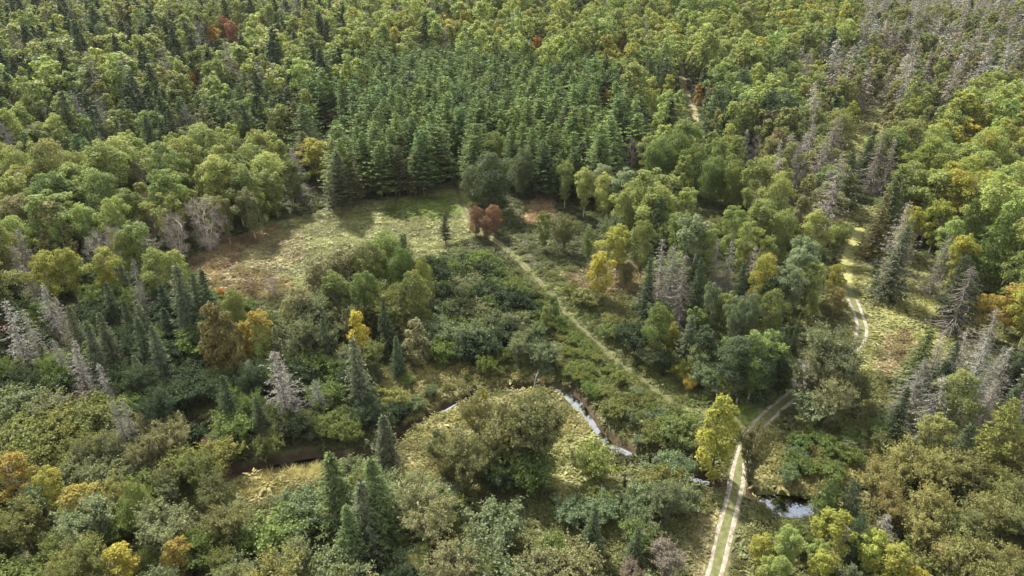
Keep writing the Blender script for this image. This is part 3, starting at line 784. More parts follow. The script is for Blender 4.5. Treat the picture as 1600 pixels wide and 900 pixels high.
# single trees one can pick out in the photo: kind, tip in the photo, height in metres, tint, breadth, (own phrase)
PICKED = [
    (BT, 310, 307, 14, 'pink', 1.35, 'the big round bare tree beside the field'), (BT, 265, 333, 12, 'pink', 1.1, 0), (BT, 226, 300, 12, 'mauve', 1, 'the brownish-grey bare tree above the pink ones'), (BT, 142, 362, 11, 'pink', 1, 0), (BT, 172, 350, 11, 'pink', .9, 0),
    (BT, 285, 162, 14, 'lgrey', .9, 'the white bare tree by the pine belt'), (BT, 388, 428, 5, 'rust', 1.3, 'the rusty bare shrub at the field corner'), (BT, 422, 432, 5, 'mauve', 1.3, 0),
    (A, 207, 345, 15, 'green', 1.25, 0), (A, 150, 388, 13, 'ygreen', 1.2, 0), (A, 60, 393, 13, 'ygreen', 1.2, 'the broad yellow-green aspen above the silver spruces'), (A, 95, 389, 13, 'ygreen', 1.2, 0),
    (A, 240, 388, 13, 'lime', 1.2, 0), (A, 268, 392, 12, 'lime', 1.1, 0), (A, 83, 340, 13, 'lime', 1, 0), (A, 127, 318, 14, 'lime', 1.1, 0), (A, 20, 305, 15, 'pale', 1.2, 'the pale olive aspen at the photo edge'), (A, 10, 336, 14, 'lime', 1.1, 0),
    (A, 190, 365, 13, 'green', 1.1, 0), (A, 345, 305, 13, 'bolive', 1, 0), (A, 385, 293, 14, 'bolive', 1.1, 'the brown-olive aspen at the field corner'),
    (DS, 63, 443, 12, 'lgrey', 1, 0), (DS, 22, 357, 14, 'grey', 1.1, 'the grey spruce near the photo edge'), (DS, 88, 463, 11, 'grey', 1, 0), (S, 100, 477, 11, 'gspr', 1, 0), (DS, 198, 405, 15, 'grey', .7, 0),
    (S, 272, 410, 17, 'gspr', 1.1, 'the tall grey-green spruce above the dark thicket'), (S, 310, 420, 15, 'dark', 1.2, 0), (S, 292, 425, 14, 'gspr', 1, 0), (DS, 3, 472, 14, 'lgrey', 1.3, 0), (DS, 36, 480, 12, 'grey', 1.1, 0),
    (DS, 83, 530, 9.5, 'lgrey', 1, 'the silver spruce pair in the dark thicket'), (DS, 108, 530, 10.5, 'lgrey', 1.05, 0), (S, 133, 500, 12, 'gspr', 1.1, 0), (S, 155, 487, 12, 'gspr', 1, 0), (DS, 155, 567, 8, 'lgrey', 1, 0), (S, 235, 507, 12, 'gspr', 1, 0),
    (S, 213, 493, 12, 'dark', 1.1, 0), (DS, 12, 385, 12, 'mauve', 1.1, 0), (DS, 40, 410, 12, 'mauve', 1, 0),
    (C, 322, 476, 14, 'ochre', .95, 'the ochre cedar in front of the field'), (C, 345, 490, 13, 'ochre', .9, 0), (M, 362, 452, 12, 'olive', .65, 0), (B, 397, 483, 12, 'gold', .9, 'the golden birch below the field'), (B, 380, 500, 10, 'gold', .75, 0), (B, 405, 505, 10, 'lime', .9, 0),
    (AL, 6, 508, 4, 'red', 1, 'the red shrub at the photo edge'), (AL, 343, 452, 2.6, 'orange', .8, 0),
    (W, 510, 390, 14, 'golive', 1.2, 0), (W, 547, 374, 14, 'golive', 1.2, 'the grey-olive willow in front of the field'), (W, 575, 378, 13, 'pale', 1.1, 0), (M, 605, 360, 16, 'green', .85, 'the tall green maple in front of the field'), (WP, 634, 365, 16, 'blue', .6, 0), (M, 655, 400, 13, 'green', .6, 0), (M, 622, 385, 15, 'mgreen', .7, 0), (A, 572, 378, 16, 'olive', 1.15, 0), (A, 530, 382, 16, 'golive', 1.2, 0), (A, 495, 400, 15, 'golive', 1.15, 0), (A, 520, 425, 14, 'green', 1.1, 0), (A, 570, 425, 14, 'mgreen', 1.1, 0), (A, 465, 450, 14, 'golive', 1.1, 0), (A, 640, 425, 14, 'mgreen', 1.1, 0), (S, 600, 470, 12, 'dark', 1, 0),
    (W, 545, 428, 12, 'golive', 1.2, 0), (W, 587, 440, 12, 'olive', 1.2, 0), (W, 477, 457, 13, 'golive', 1.2, 0), (W, 458, 485, 12, 'golive', 1.1, 0), (W, 533, 467, 11, 'golive', 1.1, 0), (W, 500, 430, 13, 'golive', 1.1, 0), (W, 610, 450, 12, 'olive', 1.1, 0),
    (C, 553, 486, 11, 'yellow', .95, 'the bright yellow larch among the willows'), (S, 552, 523, 14, 'gspr', 1.05, 'the grey-green spruce by the creek bend'), (C, 648, 500, 9.5, 'pale', 1.25, 'the pale rounded cedar beside the alders'), (S, 617, 522, 9, 'dark', 1, 0), (S, 500, 490, 12, 'dark', .8, 0),
    (DS, 432, 545, 13.5, 'lgrey', 1.3, 'the big dead silver spruce above the creek'), (DS, 447, 572, 9, 'grey', 1, 0), (W, 505, 500, 10, 'golive', 1, 0),
    (P, 694, 332, 8.5, 'pined', 1.45, 'the lone pine standing in the field'), (M, 742, 322, 8.5, 'rust', .8, 'the rust-red maple beside the track'), (M, 772, 319, 8.5, 'rust', .85, 0), (M, 760, 338, 6.5, 'rust', .8, 0), (B, 718, 277, 3.5, 'yellow', .8, 'the small bright yellow birch at the plantation gate'),
    (M, 766, 238, 17, 'blue', 1.15, 'the broad blue-green maple beside the clearing'), (M, 775, 205, 15, 'green', .9, 0), (M, 815, 232, 15, 'blue', .8, 0), (M, 738, 258, 12, 'blue', .8, 0), (M, 430, 163, 16, 'green', 1.15, 'the big round maple above the pines'), (B, 488, 215, 14, 'ygreen', 1.5, 'the yellow-green birch at the plantation edge'), (A, 447, 250, 14, 'mgreen', 1.2, 0), (C, 515, 172, 9, 'brown', 1.1, 0),
    (A, 970, 352, 13, 'ygreen', 1.3, 'the big yellow-green aspen on the slope'), (B, 943, 393, 11.5, 'yellow', 1.05, 'the yellow birch with a white trunk'), (W, 982, 410, 6, 'pale', 1, 0), (A, 922, 356, 9, 'mgreen', .75, 0), (A, 850, 329, 11, 'green', 1.1, 0), (W, 880, 330, 11, 'bolive', 1, 0), (S, 1033, 305, 16, 'dark', 1.1, 0),
    (A, 1150, 322, 15, 'lime', 1.1, 0), (A, 1008, 345, 15, 'green', .95, 0), (A, 1065, 338, 16, 'mgreen', .9, 0), (A, 1112, 352, 16, 'green', .9, 0), (A, 1172, 345, 15, 'lime', .95, 0), (A, 1198, 395, 14, 'ygreen', .85, 0), (S, 1020, 400, 14, 'dark', .9, 0), (S, 1098, 400, 15, 'dark', .9, 0), (S, 1165, 410, 14, 'dark', .9, 0), (A, 1212, 450, 13, 'mgreen', .85, 0), (A, 1093, 336, 18, 'silver', 1.3, 'the tall silvery aspen among grey spruces'), (DS, 1040, 372, 17, 'grey', 1, 'the grey spruce pair on the slope'), (DS, 1054, 381, 16, 'grey', 1, 0), (DS, 1130, 373, 15, 'grey', .9, 0), (DS, 1147, 373, 15, 'grey', .9, 0), (DS, 1184, 383, 12, 'mauve', 1, 0), (DS, 1073, 395, 16, 'dgrey', 1.1, 0),
    (A, 1117, 442, 12.5, 'silver', .8, 'the silvery aspen with the long bare trunk'), (A, 1153, 462, 12.5, 'silver', .8, 0), (A, 1180, 456, 12.5, 'silver', .8, 0), (S, 1080, 490, 10, 'gspr', 1.2, 0), (C, 1047, 480, 6, 'ygreen', .9, 0), (C, 1055, 503, 6.5, 'ygreen', 1, 'the small yellow-green cedar among the shrubs'), (AL, 1068, 567, 4, 'ygreen', .9, 0), (AL, 1078, 592, 3, 'gold', .8, 'the golden shrub at the track fork'),
    (C, 867, 461, 6.5, 'green', 1, 'the young green cedar beside the grass track'), (C, 852, 478, 6, 'green', .9, 0), (M, 1060, 203, 18, 'mgreen', 1.0, 'the great green maple above the slope'), (M, 1035, 215, 17, 'mgreen', .9, 0), (M, 1090, 225, 16, 'mgreen', .9, 0), (M, 1120, 243, 15, 'mgreen', .9, 0), (M, 1155, 250, 15, 'mgreen', .8, 0), (A, 1140, 190, 14, 'lime', 1, 0), (BT, 990, 215, 10, 'pink', 1.1, 0), (DS, 1170, 203, 11, 'lgrey', 1.3, 0), (BT, 1185, 210, 10, 'lgrey', 1, 0),
    (WP, 1016, 88, 17, 'blue', 1.0, 'the dark white pine above the plantation corner'), (A, 985, 285, 14, 'lime', 1.15, 'the lime-green aspen in the slope grove'), (A, 1080, 290, 14, 'lime', 1.15, 0), (A, 915, 262, 14, 'lime', 1.1, 0), (A, 885, 250, 14, 'green', 1.1, 0), (A, 950, 270, 14, 'lime', 1.1, 0),
    (A, 1280, 328, 15, 'lime', 1.15, 'the lime-green aspen beside the upper meadow'), (W, 1317, 340, 11, 'olive', .95, 'the olive willow at the meadow edge'), (C, 1257, 306, 14, 'bolive', 1.1, 0), (A, 1230, 327, 14, 'green', 1, 0), (A, 1207, 366, 12, 'lime', 1, 0), (A, 1240, 413, 13, 'silver', 1.25, 'the silvery aspen above the road bend'), (B, 1313, 412, 9, 'ygreen', .9, 0), (B, 1312, 448, 7, 'ochre', 1.1, 'the yellow-ochre birch at the road bend'), (S, 1252, 487, 9, 'dark', .55, 0), (M, 1275, 455, 8, 'olive', .6, 0),
    (DS, 1430, 316, 19, 'grey', 1.1, 'the tall dead spruce beside the brook'), (S, 1418, 345, 18, 'gspr', 1.2, 0), (DS, 1483, 366, 14, 'dgrey', 1.3, 'the dark grey spruce across the brook'), (S, 1405, 270, 19, 'dark', 1.3, 0), (S, 1374, 397, 6, 'dark', 1, 0), (S, 1374, 423, 5.5, 'dark', 1.15, 'the small dark spruce in the meadow'), (S, 1390, 300, 17, 'pineb', 1.1, 0),
    (WP, 1577, 328, 19, 'pinel', 1.0, 'the tall light green pine over the brook'), (WP, 1535, 310, 17, 'pinel', .9, 0), (A, 1515, 365, 14, 'ygreen', 1.1, 0), (A, 1477, 312, 14, 'ygreen', 1.2, 0), (WP, 1525, 400, 16, 'gspr', .9, 0), (B, 1550, 460, 9.5, 'gold', 1.15, 'the orange-gold birch above the meadow'), (B, 1598, 443, 11, 'gold', 1.2, 0), (DS, 1520, 415, 15, 'dgrey', 1.3, 0), (DS, 1560, 480, 12, 'dgrey', 1.2, 0),
    (S, 1457, 512, 13, 'pineg', 1.35, 'the green spruce beside the lower meadow'), (S, 1497, 532, 12, 'gspr', 1.2, 0), (DS, 1550, 530, 13, 'grey', 1.4, 'the bushy grey spruce below the meadow'), (DS, 1577, 536, 13, 'grey', 1.2, 0), (DS, 1442, 560, 12, 'dgrey', 1.4, 0), (A, 1512, 580, 12, 'olive', 1.2, 0), (DS, 1480, 590, 11, 'grey', 1.5, 0), (WP, 1583, 622, 14, 'lime', .9, 'the lime-green pine at the photo edge'),
    (W, 1305, 497, 14, 'golive', 1.15, 'the tall grey-olive willow behind the road bend'), (W, 1280, 545, 11, 'golive', 1.1, 0), (W, 1330, 540, 12, 'golive', 1.1, 0), (AL, 1290, 614, 6, 'silver', 1.2, 0), (W, 1310, 590, 10, 'golive', 1.1, 0), (W, 1350, 580, 8, 'bolive', 1, 0),
    (C, 1134, 622, 14, 'ygreen', .95, 'the tall yellow-green poplar by the road fork'), (W, 1190, 655, 11, 'bolive', .95, 'the brown-olive willow leaning over the road'),
    (W, 828, 610, 14, 'bolive', 1.15, 'the brown-olive willow clump inside the creek loop'), (W, 790, 622, 13, 'bolive', 1.1, 0), (W, 850, 625, 13, 'bolive', 1, 0), (W, 745, 606, 10, 'bolive', .9, 0), (C, 757, 608, 8, 'yellow', .6, 0), (AL, 790, 700, 6, 'green', 1.2, 0), (AL, 830, 715, 6, 'mgreen', 1.2, 0), (AL, 775, 725, 5, 'dark', 1.1, 0),
    (W, 687, 672, 8, 'bolive', 1, 0), (W, 724, 675, 10, 'bolive', 1.2, 'the brown-olive willow south of the creek'), (W, 700, 690, 8, 'bolive', .9, 0), (AL, 745, 690, 5, 'olive', 1, 0),
    (S, 597, 648, 10, 'gspr', 1.35, 'the grey-green spruce beside the creek'), (S, 515, 706, 14, 'pineg', 1.35, 'the tall green spruce at the photo bottom'), (S, 583, 708, 15, 'pineg', 1.2, 0), (S, 538, 786, 11, 'pineg', 1.2, 0), (S, 560, 745, 13, 'gspr', 1.2, 0),
    (W, 633, 738, 10, 'pale', 1.1, 0), (W, 667, 762, 10, 'pale', 1.2, 'the pale olive willow at the photo bottom'), (W, 700, 850, 9, 'pale', 1.2, 0), (W, 457, 848, 8, 'pale', 1.1, 0), (AL, 467, 780, 5.5, 'silver', 1.2, 0), (AL, 433, 815, 5.5, 'green', 1.3, 0), (AL, 777, 797, 5.5, 'silver', 1.2, 0),
    (AL, 933, 697, 6, 'green', 1.0, 'the round green alder inside the creek loop'), (W, 1047, 755, 7, 'silver', 1.3, 'the silvery willow left of the road'), (S, 927, 790, 8, 'dark', 1.1, 0), (S, 995, 820, 7, 'dark', 1.0, 0), (W, 1047, 846, 6.5, 'mauve', 1.2, 'the mauve-grey willow at the photo bottom'), (W, 990, 878, 5, 'mauve', 1.1, 0), (S, 977, 742, 2.5, 'dark', 1, 0), (AL, 833, 872, 5, 'pale', 1.2, 0), (AL, 1067, 655, 6, 'olive', 1, 0),
    (W, 1430, 688, 9, 'goldol', 1.2, 'the gold-olive willow behind the pond'), (W, 1483, 702, 9, 'goldol', 1.2, 0), (W, 1520, 702, 9, 'goldol', 1.2, 0), (W, 1385, 722, 8.5, 'goldol', 1.1, 0), (W, 1550, 772, 8, 'goldol', 1.2, 0), (W, 1590, 776, 8, 'goldol', 1.2, 0), (W, 1460, 796, 8, 'goldol', 1.2, 0), (W, 1515, 790, 8, 'goldol', 1.2, 0), (W, 1400, 760, 8, 'ochre', 1.1, 0),
    (B, 1317, 802, 9, 'ygreen', 1.1, 'the yellow-green birch below the pond'), (A, 1237, 828, 8, 'lime', 1.1, 'the lime-green aspen beside the pond'), (B, 1293, 866, 6, 'ygreen', 1.1, 0), (B, 1375, 830, 8, 'ygreen', 1.1, 0), (B, 1402, 852, 8, 'ygreen', 1.2, 0), (B, 1440, 888, 6, 'yellow', 1.1, 0), (WP, 1310, 738, 10, 'green', .75, 'the soft green pine beside the pond'), (WP, 1343, 752, 10, 'blue', .75, 0), (DS, 1393, 805, 8, 'grey', 1.3, 0), (WP, 1352, 800, 9, 'blue', .7, 0), (A, 1225, 870, 6, 'lime', 1, 0),
    (AL, 50, 662, 6, 'olive', 1.3, 0), (AL, 20, 612, 6, 'golive', 1.3, 0), (AL, 80, 616, 6, 'golive', 1.3, 0), (AL, 143, 630, 6, 'olive', 1.2, 0), (AL, 97, 647, 6, 'olive', 1.1, 0), (W, 253, 658, 8, 'pale', 1.2, 'the pale willow in the creek bend'), (W, 213, 683, 8, 'golive', 1.1, 0), (W, 300, 705, 8, 'olive', 1.1, 0),
    (A, 67, 732, 9, 'ygreen', 1.1, 0), (B, 117, 756, 9, 'gold', 1.3, 'the golden birch at the bottom corner'), (W, 120, 786, 9, 'silver', 1.4, 'the round silvery willow with white limbs'), (M, 207, 755, 9, 'green', .7, 0), (W, 245, 786, 9, 'silver', 1.4, 0), (B, 267, 845, 7, 'gold', 1.1, 0), (B, 173, 858, 7, 'yellow', 1.3, 'the yellow birch at the bottom edge'), (W, 20, 786, 9, 'olive', 1.3, 0), (AL, 300, 838, 5, 'mgreen', 1.2, 0), (W, 347, 785, 8, 'bolive', 1.2, 0), (W, 330, 740, 8, 'bolive', 1.1, 0), (B, 8, 712, 9, 'gold', 1.1, 0),
    (B, 1517, 186, 13, 'yellow', 1.1, 'the bright yellow birch on the far slope'), (B, 1540, 115, 17, 'lime', 1.1, 'the lime-green birch with white limbs'), (A, 1370, 71, 14, 'ygreen', 1.1, 'the yellow-green aspen above the dead spruces'), (A, 1475, 88, 14, 'lime', 1.1, 'the lime-green aspen amid the dead spruces'), (A, 1335, 157, 14, 'ygreen', 1, 'the yellow-green aspen over the small clearing'), (A, 1435, 150, 13, 'ygreen', 1.2, 0), (A, 1480, 160, 13, 'lime', 1.4, 0), (DS, 1310, 180, 20, 'grey', 1.3, 'the tall grey spruce stand on the far slope'), (DS, 1285, 215, 19, 'grey', 1.3, 0), (DS, 1250, 225, 17, 'dgrey', 1.2, 0), (DS, 1380, 200, 19, 'dgrey', 1.2, 0), (DS, 1400, 215, 17, 'grey', 1.1, 0), (S, 1365, 195, 18, 'dark', 1, 0),
    (C, 1410, 62, 16, 'brown', 1.2, 'the tall brown cedar on the far slope'), (C, 1385, 75, 15, 'bolive', 1.2, 0), (DS, 1455, 80, 17, 'grey', 1.3, 'the pale dead spruce above the lime-green wood'), (DS, 1395, 100, 15, 'grey', 1.3, 0), (M, 345, 25, 14, 'red', 1.1, 'the red maple on the far hill'), (M, 360, 32, 14, 'rust', 1.0, 0), (M, 330, 38, 14, 'orange', 1.0, 0), (M, 392, 3, 14, 'orange', .9, 'the orange maple at the top edge'), (M, 588, 5, 15, 'red', .8, 'the small red maple on the skyline'), (M, 298, 113, 10, 'orange', .7, 'the orange maple on the near hillside'), (M, 1095, 5, 15, 'orange', .8, 'the orange maple on the skyline'), (M, 840, 55, 12, 'orange', .8, 'the orange maple behind the plantation'), (M, 972, 52, 12, 'orange', .8, 0), (C, 948, 140, 12, 'gold', .9, 'the golden cedar inside the plantation'), (C, 1095, 130, 10, 'orange', 1.0, 0), (A, 1025, 140, 13, 'ygreen', 1, 0), (A, 1050, 115, 14, 'ygreen', 1.1, 0),
]
# stands of trees: outline of the tips in the photo, spacing in metres, mix of (kind, tint, weight, low height, high height), place phrase
STANDS = [
    ([(470, 100), (560, 75), (700, 62), (830, 70), (920, 85), (980, 110), (1010, 150), (1000, 200), (960, 235), (880, 252), (830, 235), (790, 215), (720, 222), (690, 225), (560, 225), (480, 215), (470, 190), (500, 150)],
     4.1, [(P, 'pineg', 50, 12.5, 15.5), (P, 'pinel', 30, 13, 16), (P, 'pined', 14, 12, 15), (P, 'pineb', 6, 12, 15), (S, 'dark', 2, 11, 14)], 'in the dense pine plantation'),
    ([(470, 190), (560, 190), (700, 200), (725, 235), (700, 262), (560, 296), (470, 300), (440, 250)],
     4.2, [(P, 'pined', 45, 13, 16), (P, 'pineb', 45, 12, 15), (P, 'pineg', 15, 13, 16)], 'along the edge of the pine plantation'),
    ([(300, 118), (470, 100), (500, 150), (470, 200), (400, 185), (300, 172)],
     4.6, [(P, 'pineb', 35, 11, 15), (P, 'pineg', 25, 11, 15), (S, 'dark', 18, 11, 15), (A, 'green', 14, 11, 15), (C, 'brown', 4, 8, 11)], 'in the pine belt'),
    ([(540, 45), (700, 45), (830, 72), (900, 60), (1000, 85), (1060, 60), (1210, 75), (1330, 40), (1345, 0), (1360, -90), (540, -90), (540, 20)],
     5.4, [(A, 'lime', 50, 11, 16), (A, 'green', 14, 11, 16), (A, 'ygreen', 9, 11, 15), (S, 'dark', 12, 10, 16), (DS, 'grey', 7, 12, 15), (P, 'pineg', 5, 11, 16), (M, 'orange', .8, 10, 13), (M, 'rust', .5, 10, 13)], 'in the far aspen wood'),
    ([(880, 85), (1000, 85), (1060, 60), (1230, 70), (1290, 100), (1230, 160), (1150, 185), (1000, 160), (980, 110)],
     4.8, [(A, 'green', 26, 10, 15), (A, 'lime', 26, 10, 15), (M, 'mgreen', 8, 12, 15), (WP, 'blue', 6, 13, 17), (S, 'dark', 12, 11, 16), (A, 'bolive', 8, 10, 13), (C, 'brown', 5, 8, 11), (DS, 'mauve', 4, 11, 14), (M, 'orange', 1.2, 8, 10)], 'beyond the plantation corner'),
    ([(-500, -90), (540, -90), (560, 75), (470, 100), (300, 118), (190, 110), (-500, 160)],
     5.4, [(A, 'olive', 15, 11, 15), (A, 'lime', 22, 11, 15), (A, 'green', 12, 11, 15), (S, 'dark', 26, 11, 17), (DS, 'dgrey', 11, 12, 16), (P, 'pineg', 10, 12, 15), (M, 'rust', 2.5, 10, 13), (M, 'orange', 1.2, 10, 13), (A, 'ygreen', 5, 12, 14)], 'on the far hill'),
    ([(-500, 160), (190, 110), (300, 118), (330, 170), (410, 185), (360, 190), (250, 192), (120, 220), (-500, 230)],
     4.9, [(A, 'green', 24, 10, 15), (A, 'olive', 14, 10, 14), (S, 'dark', 22, 10, 16), (P, 'pineg', 12, 11, 15), (DS, 'dgrey', 10, 11, 15), (A, 'lime', 16, 11, 14), (A, 'pale', 5, 11, 14)], 'on the near hillside'),
    ([(-500, 230), (120, 205), (200, 185), (360, 180), (450, 200), (450, 260), (400, 300), (330, 305), (200, 310), (100, 325), (-500, 380)],
     4.5, [(A, 'lime', 46, 10, 14.5), (A, 'green', 20, 10, 14), (A, 'ygreen', 10, 9, 13), (C, 'bolive', 5, 8, 11), (S, 'dark', 8, 9, 14), (DS, 'grey', 6, 10, 14), (BT, 'mauve', 5, 10, 12), (A, 'bolive', 6, 10, 13)], 'in the lime-green aspen belt'),
    ([(380, 245), (490, 235), (490, 300), (440, 330), (370, 335)],
     4.3, [(A, 'green', 40, 10, 13), (C, 'bolive', 22, 8, 12), (P, 'pineb', 25, 10, 13), (A, 'olive', 20, 9, 12)], 'at the far corner of the field'),
    ([(-500, 330), (120, 320), (330, 300), (320, 345), (240, 372), (130, 402), (-500, 440)],
     4.4, [(BT, 'pink', 22, 10, 13), (DS, 'mauve', 25, 10, 14), (A, 'lime', 24, 10, 13), (A, 'green', 14, 10, 13), (BT, 'mauve', 12, 9, 12)], 'in the bare grey belt'),
    ([(-500, 430), (130, 400), (310, 410), (340, 470), (430, 480), (500, 520), (540, 560), (520, 620), (380, 660), (200, 640), (-500, 610)],
     3.4, [(S, 'dark', 20, 8, 12), (S, 'gspr', 8, 8, 12), (DS, 'dgrey', 4, 8, 12), (W, 'mgreen', 12, 6, 9), (W, 'dark', 8, 6, 9), (AL, 'mgreen', 16, 3.5, 6), (AL, 'dark', 28, 3.5, 6), (A, 'mgreen', 10, 8, 11)], 'in the dark thicket'),
    ([(430, 440), (500, 390), (570, 385), (600, 420), (660, 420), (640, 520), (560, 560), (500, 540), (430, 500)],
     3.3, [(W, 'golive', 60, 9, 12), (W, 'olive', 25, 8, 11), (AL, 'green', 14, 4, 6), (S, 'dark', 7, 8, 11)], 'in the willow stand before the field'),
    ([(665, 385), (720, 372), (790, 400), (830, 440), (858, 490), (860, 545), (760, 565), (690, 560), (660, 500), (645, 430)],
     2.9, [(AL, 'silver', 34, 2.4, 6), (AL, 'golive', 14, 2.4, 5.5), (AL, 'mgreen', 20, 2.4, 5.5), (AL, 'dark', 20, 2.6, 6.5), (W, 'silver', 14, 5, 8.5), (W, 'dark', 8, 5, 8)], 'in the alder thicket beside the track'),
    ([(845, 240), (1000, 245), (1060, 265), (1050, 330), (950, 345), (870, 335), (835, 300)],
     4.2, [(A, 'lime', 40, 11, 14), (A, 'green', 26, 11, 14), (A, 'silver', 14, 11, 14), (S, 'dark', 8, 10, 13), (W, 'golive', 10, 8, 10)], 'in the aspen grove above the slope'),
    ([(1000, 185), (1150, 182), (1200, 240), (1250, 310), (1200, 345), (1100, 325), (1040, 310)],
     4.4, [(M, 'mgreen', 32, 12, 16), (A, 'green', 36, 11, 15), (A, 'lime', 18, 11, 14), (S, 'dark', 10, 11, 15)], 'in the green wood above the slope'),
    ([(1005, 385), (1100, 395), (1235, 400), (1255, 490), (1210, 540), (1080, 525), (1010, 470)],
     3.3, [(S, 'dark', 30, 9, 14), (A, 'mgreen', 14, 8, 12), (A, 'dark', 22, 8, 12), (W, 'dark', 12, 6, 10), (S, 'gspr', 10, 9, 13), (DS, 'dgrey', 5, 9, 13), (AL, 'dark', 10, 3, 6)], 'in the dark block between the tracks'),
    ([(995, 330), (1250, 330), (1310, 430), (1290, 490), (1180, 485), (1060, 470), (1000, 430)],
     3.9, [(A, 'green', 26, 9, 13), (A, 'silver', 18, 9, 13), (DS, 'grey', 8, 10, 14), (S, 'dark', 16, 9, 13), (S, 'gspr', 8, 9, 13), (W, 'olive', 16, 6, 9), (A, 'ygreen', 8, 8, 11), (AL, 'silver', 14, 3, 5)], 'on the mixed slope beside the meadow'),
    ([(860, 430), (1000, 440), (1180, 480), (1270, 490), (1250, 600), (1130, 620), (1010, 590), (930, 525), (880, 470)],
     3.0, [(AL, 'silver', 34, 2.4, 6), (AL, 'mgreen', 16, 2.4, 5), (AL, 'dark', 16, 2.6, 6), (AL, 'olive', 12, 2.4, 5), (S, 'dark', 9, 5, 10), (A, 'silver', 9, 6, 10), (W, 'golive', 8, 5, 8), (AL, 'bolive', 6, 2.5, 4)], 'in the shrubs between the tracks'),
    ([(1230, 70), (1330, 30), (1345, -90), (2100, -90), (2100, 80), (1560, 100), (1470, 150), (1430, 290), (1330, 320), (1220, 290), (1150, 185), (1180, 160)],
     4.6, [(DS, 'grey', 26, 13, 19), (DS, 'lgrey', 8, 13, 19), (DS, 'dgrey', 8, 12, 17), (C, 'brown', 5, 10, 13), (C, 'bolive', 9, 10, 13), (A, 'olive', 22, 10, 14), (A, 'green', 8, 10, 14), (S, 'dark', 11, 11, 15), (BT, 'mauve', 6, 10, 13), (A, 'ygreen', 5, 10, 13), (M, 'orange', .8, 8, 10)], 'in the dead spruce stand'),
    ([(1470, 150), (1560, 95), (2100, 60), (2100, 330), (1600, 330), (1560, 300), (1430, 290), (1430, 230)],
     4.6, [(A, 'lime', 40, 11, 14), (A, 'ygreen', 16, 11, 14), (B, 'lime', 14, 11, 14), (C, 'bolive', 8, 8, 12), (WP, 'green', 5, 12, 15), (DS, 'grey', 9, 11, 14)], 'in the lime-green wood across the brook'),
    ([(1395, 275), (2100, 280), (2100, 480), (1560, 460), (1500, 420), (1460, 370), (1405, 330)],
     4.2, [(A, 'ygreen', 26, 10, 13), (A, 'lime', 14, 10, 13), (WP, 'pinel', 12, 13, 17), (S, 'dark', 22, 12, 16), (DS, 'dgrey', 16, 12, 15), (C, 'bolive', 8, 8, 11)], 'in the mixed wood across the brook'),
    ([(1395, 525), (1480, 520), (2100, 480), (2100, 690), (1560, 670), (1420, 640)],
     3.6, [(S, 'gspr', 26, 9, 12), (DS, 'grey', 30, 9, 12), (S, 'dark', 16, 9, 12), (A, 'olive', 18, 8, 11), (DS, 'dgrey', 14, 9, 12)], 'in the spruce clump below the meadow'),
    ([(1340, 690), (1400, 672), (2100, 690), (2100, 1200), (1500, 1200), (1440, 860), (1370, 790)],
     3.7, [(W, 'goldol', 55, 6, 10), (W, 'olive', 22, 6, 9), (AL, 'olive', 18, 3.5, 6), (AL, 'ochre', 5, 3, 4.5)], 'in the gold-olive willows behind the pond'),
    ([(1150, 830), (1200, 800), (1290, 740), (1360, 780), (1440, 860), (1500, 1200), (1140, 1200)],
     2.8, [(B, 'ygreen', 16, 4.5, 7), (A, 'lime', 14, 4.5, 7), (WP, 'blue', 10, 6, 9), (AL, 'olive', 40, 2.5, 4.5), (AL, 'silver', 22, 2.5, 4.5)], 'in the young growth below the pond'),
    ([(-500, 600), (180, 615), (330, 690), (380, 740), (60, 740), (-500, 740)],
     2.7, [(AL, 'olive', 40, 3.5, 6), (AL, 'golive', 32, 3.5, 6), (W, 'golive', 14, 6, 8), (AL, 'green', 12, 3, 5)], 'in the olive shrubs along the creek'),
    ([(-500, 740), (380, 740), (420, 820), (400, 1200), (-500, 1200)],
     3.7, [(B, 'ygreen', 13, 6, 10), (B, 'gold', 6, 5, 8), (W, 'silver', 24, 6, 10), (W, 'olive', 28, 5, 10), (AL, 'green', 18, 3.5, 6), (AL, 'olive', 18, 3.5, 6)], 'in the mixed growth at the photo bottom'),
    ([(400, 780), (500, 720), (620, 720), (700, 760), (800, 800), (1000, 810), (1085, 850), (1075, 1200), (390, 1200)],
     3.6, [(S, 'pineg', 12, 8, 12), (W, 'pale', 18, 5.5, 9), (W, 'olive', 12, 5, 8), (AL, 'silver', 26, 3, 6), (AL, 'green', 22, 3, 6), (AL, 'pale', 12, 3, 5.5)], 'in the willows and spruces at the photo bottom'),
    ([(850, 745), (960, 760), (1090, 690), (1105, 850), (1000, 820), (860, 805)],
     2.9, [(AL, 'olive', 34, 2.5, 4.5), (AL, 'silver', 34, 2.5, 4.5), (AL, 'green', 20, 2.5, 4)], 'in the shrubs beside the road'),
    ([(500, 575), (620, 600), (640, 650), (600, 690), (540, 690), (330, 690), (280, 660), (380, 650)],
     2.7, [(AL, 'mgreen', 40, 2.5, 4.5), (AL, 'dark', 20, 2.5, 4.5), (AL, 'olive', 28, 2.5, 4.5)], 'on the creek bank below the spruces'),
    ([(920, 575), (1010, 605), (1060, 640), (1095, 685), (1050, 730), (960, 660)],
     3.0, [(AL, 'olive', 42, 1.8, 3.4), (AL, 'silver', 24, 2, 3.5), (AL, 'green', 20, 1.8, 3.2)], 'in the shrubs between creek and track'),
    ([(1200, 660), (1330, 660), (1400, 650), (1400, 690), (1300, 740), (1210, 740)],
     3.0, [(AL, 'silver', 20, 2, 3.5), (AL, 'mgreen', 25, 2, 3.5), (AL, 'bolive', 20, 2, 3.2)], 'in the shrubs above the pond'),
    ([(640, 600), (740, 560), (860, 545), (900, 580), (880, 600), (740, 600), (650, 650)],
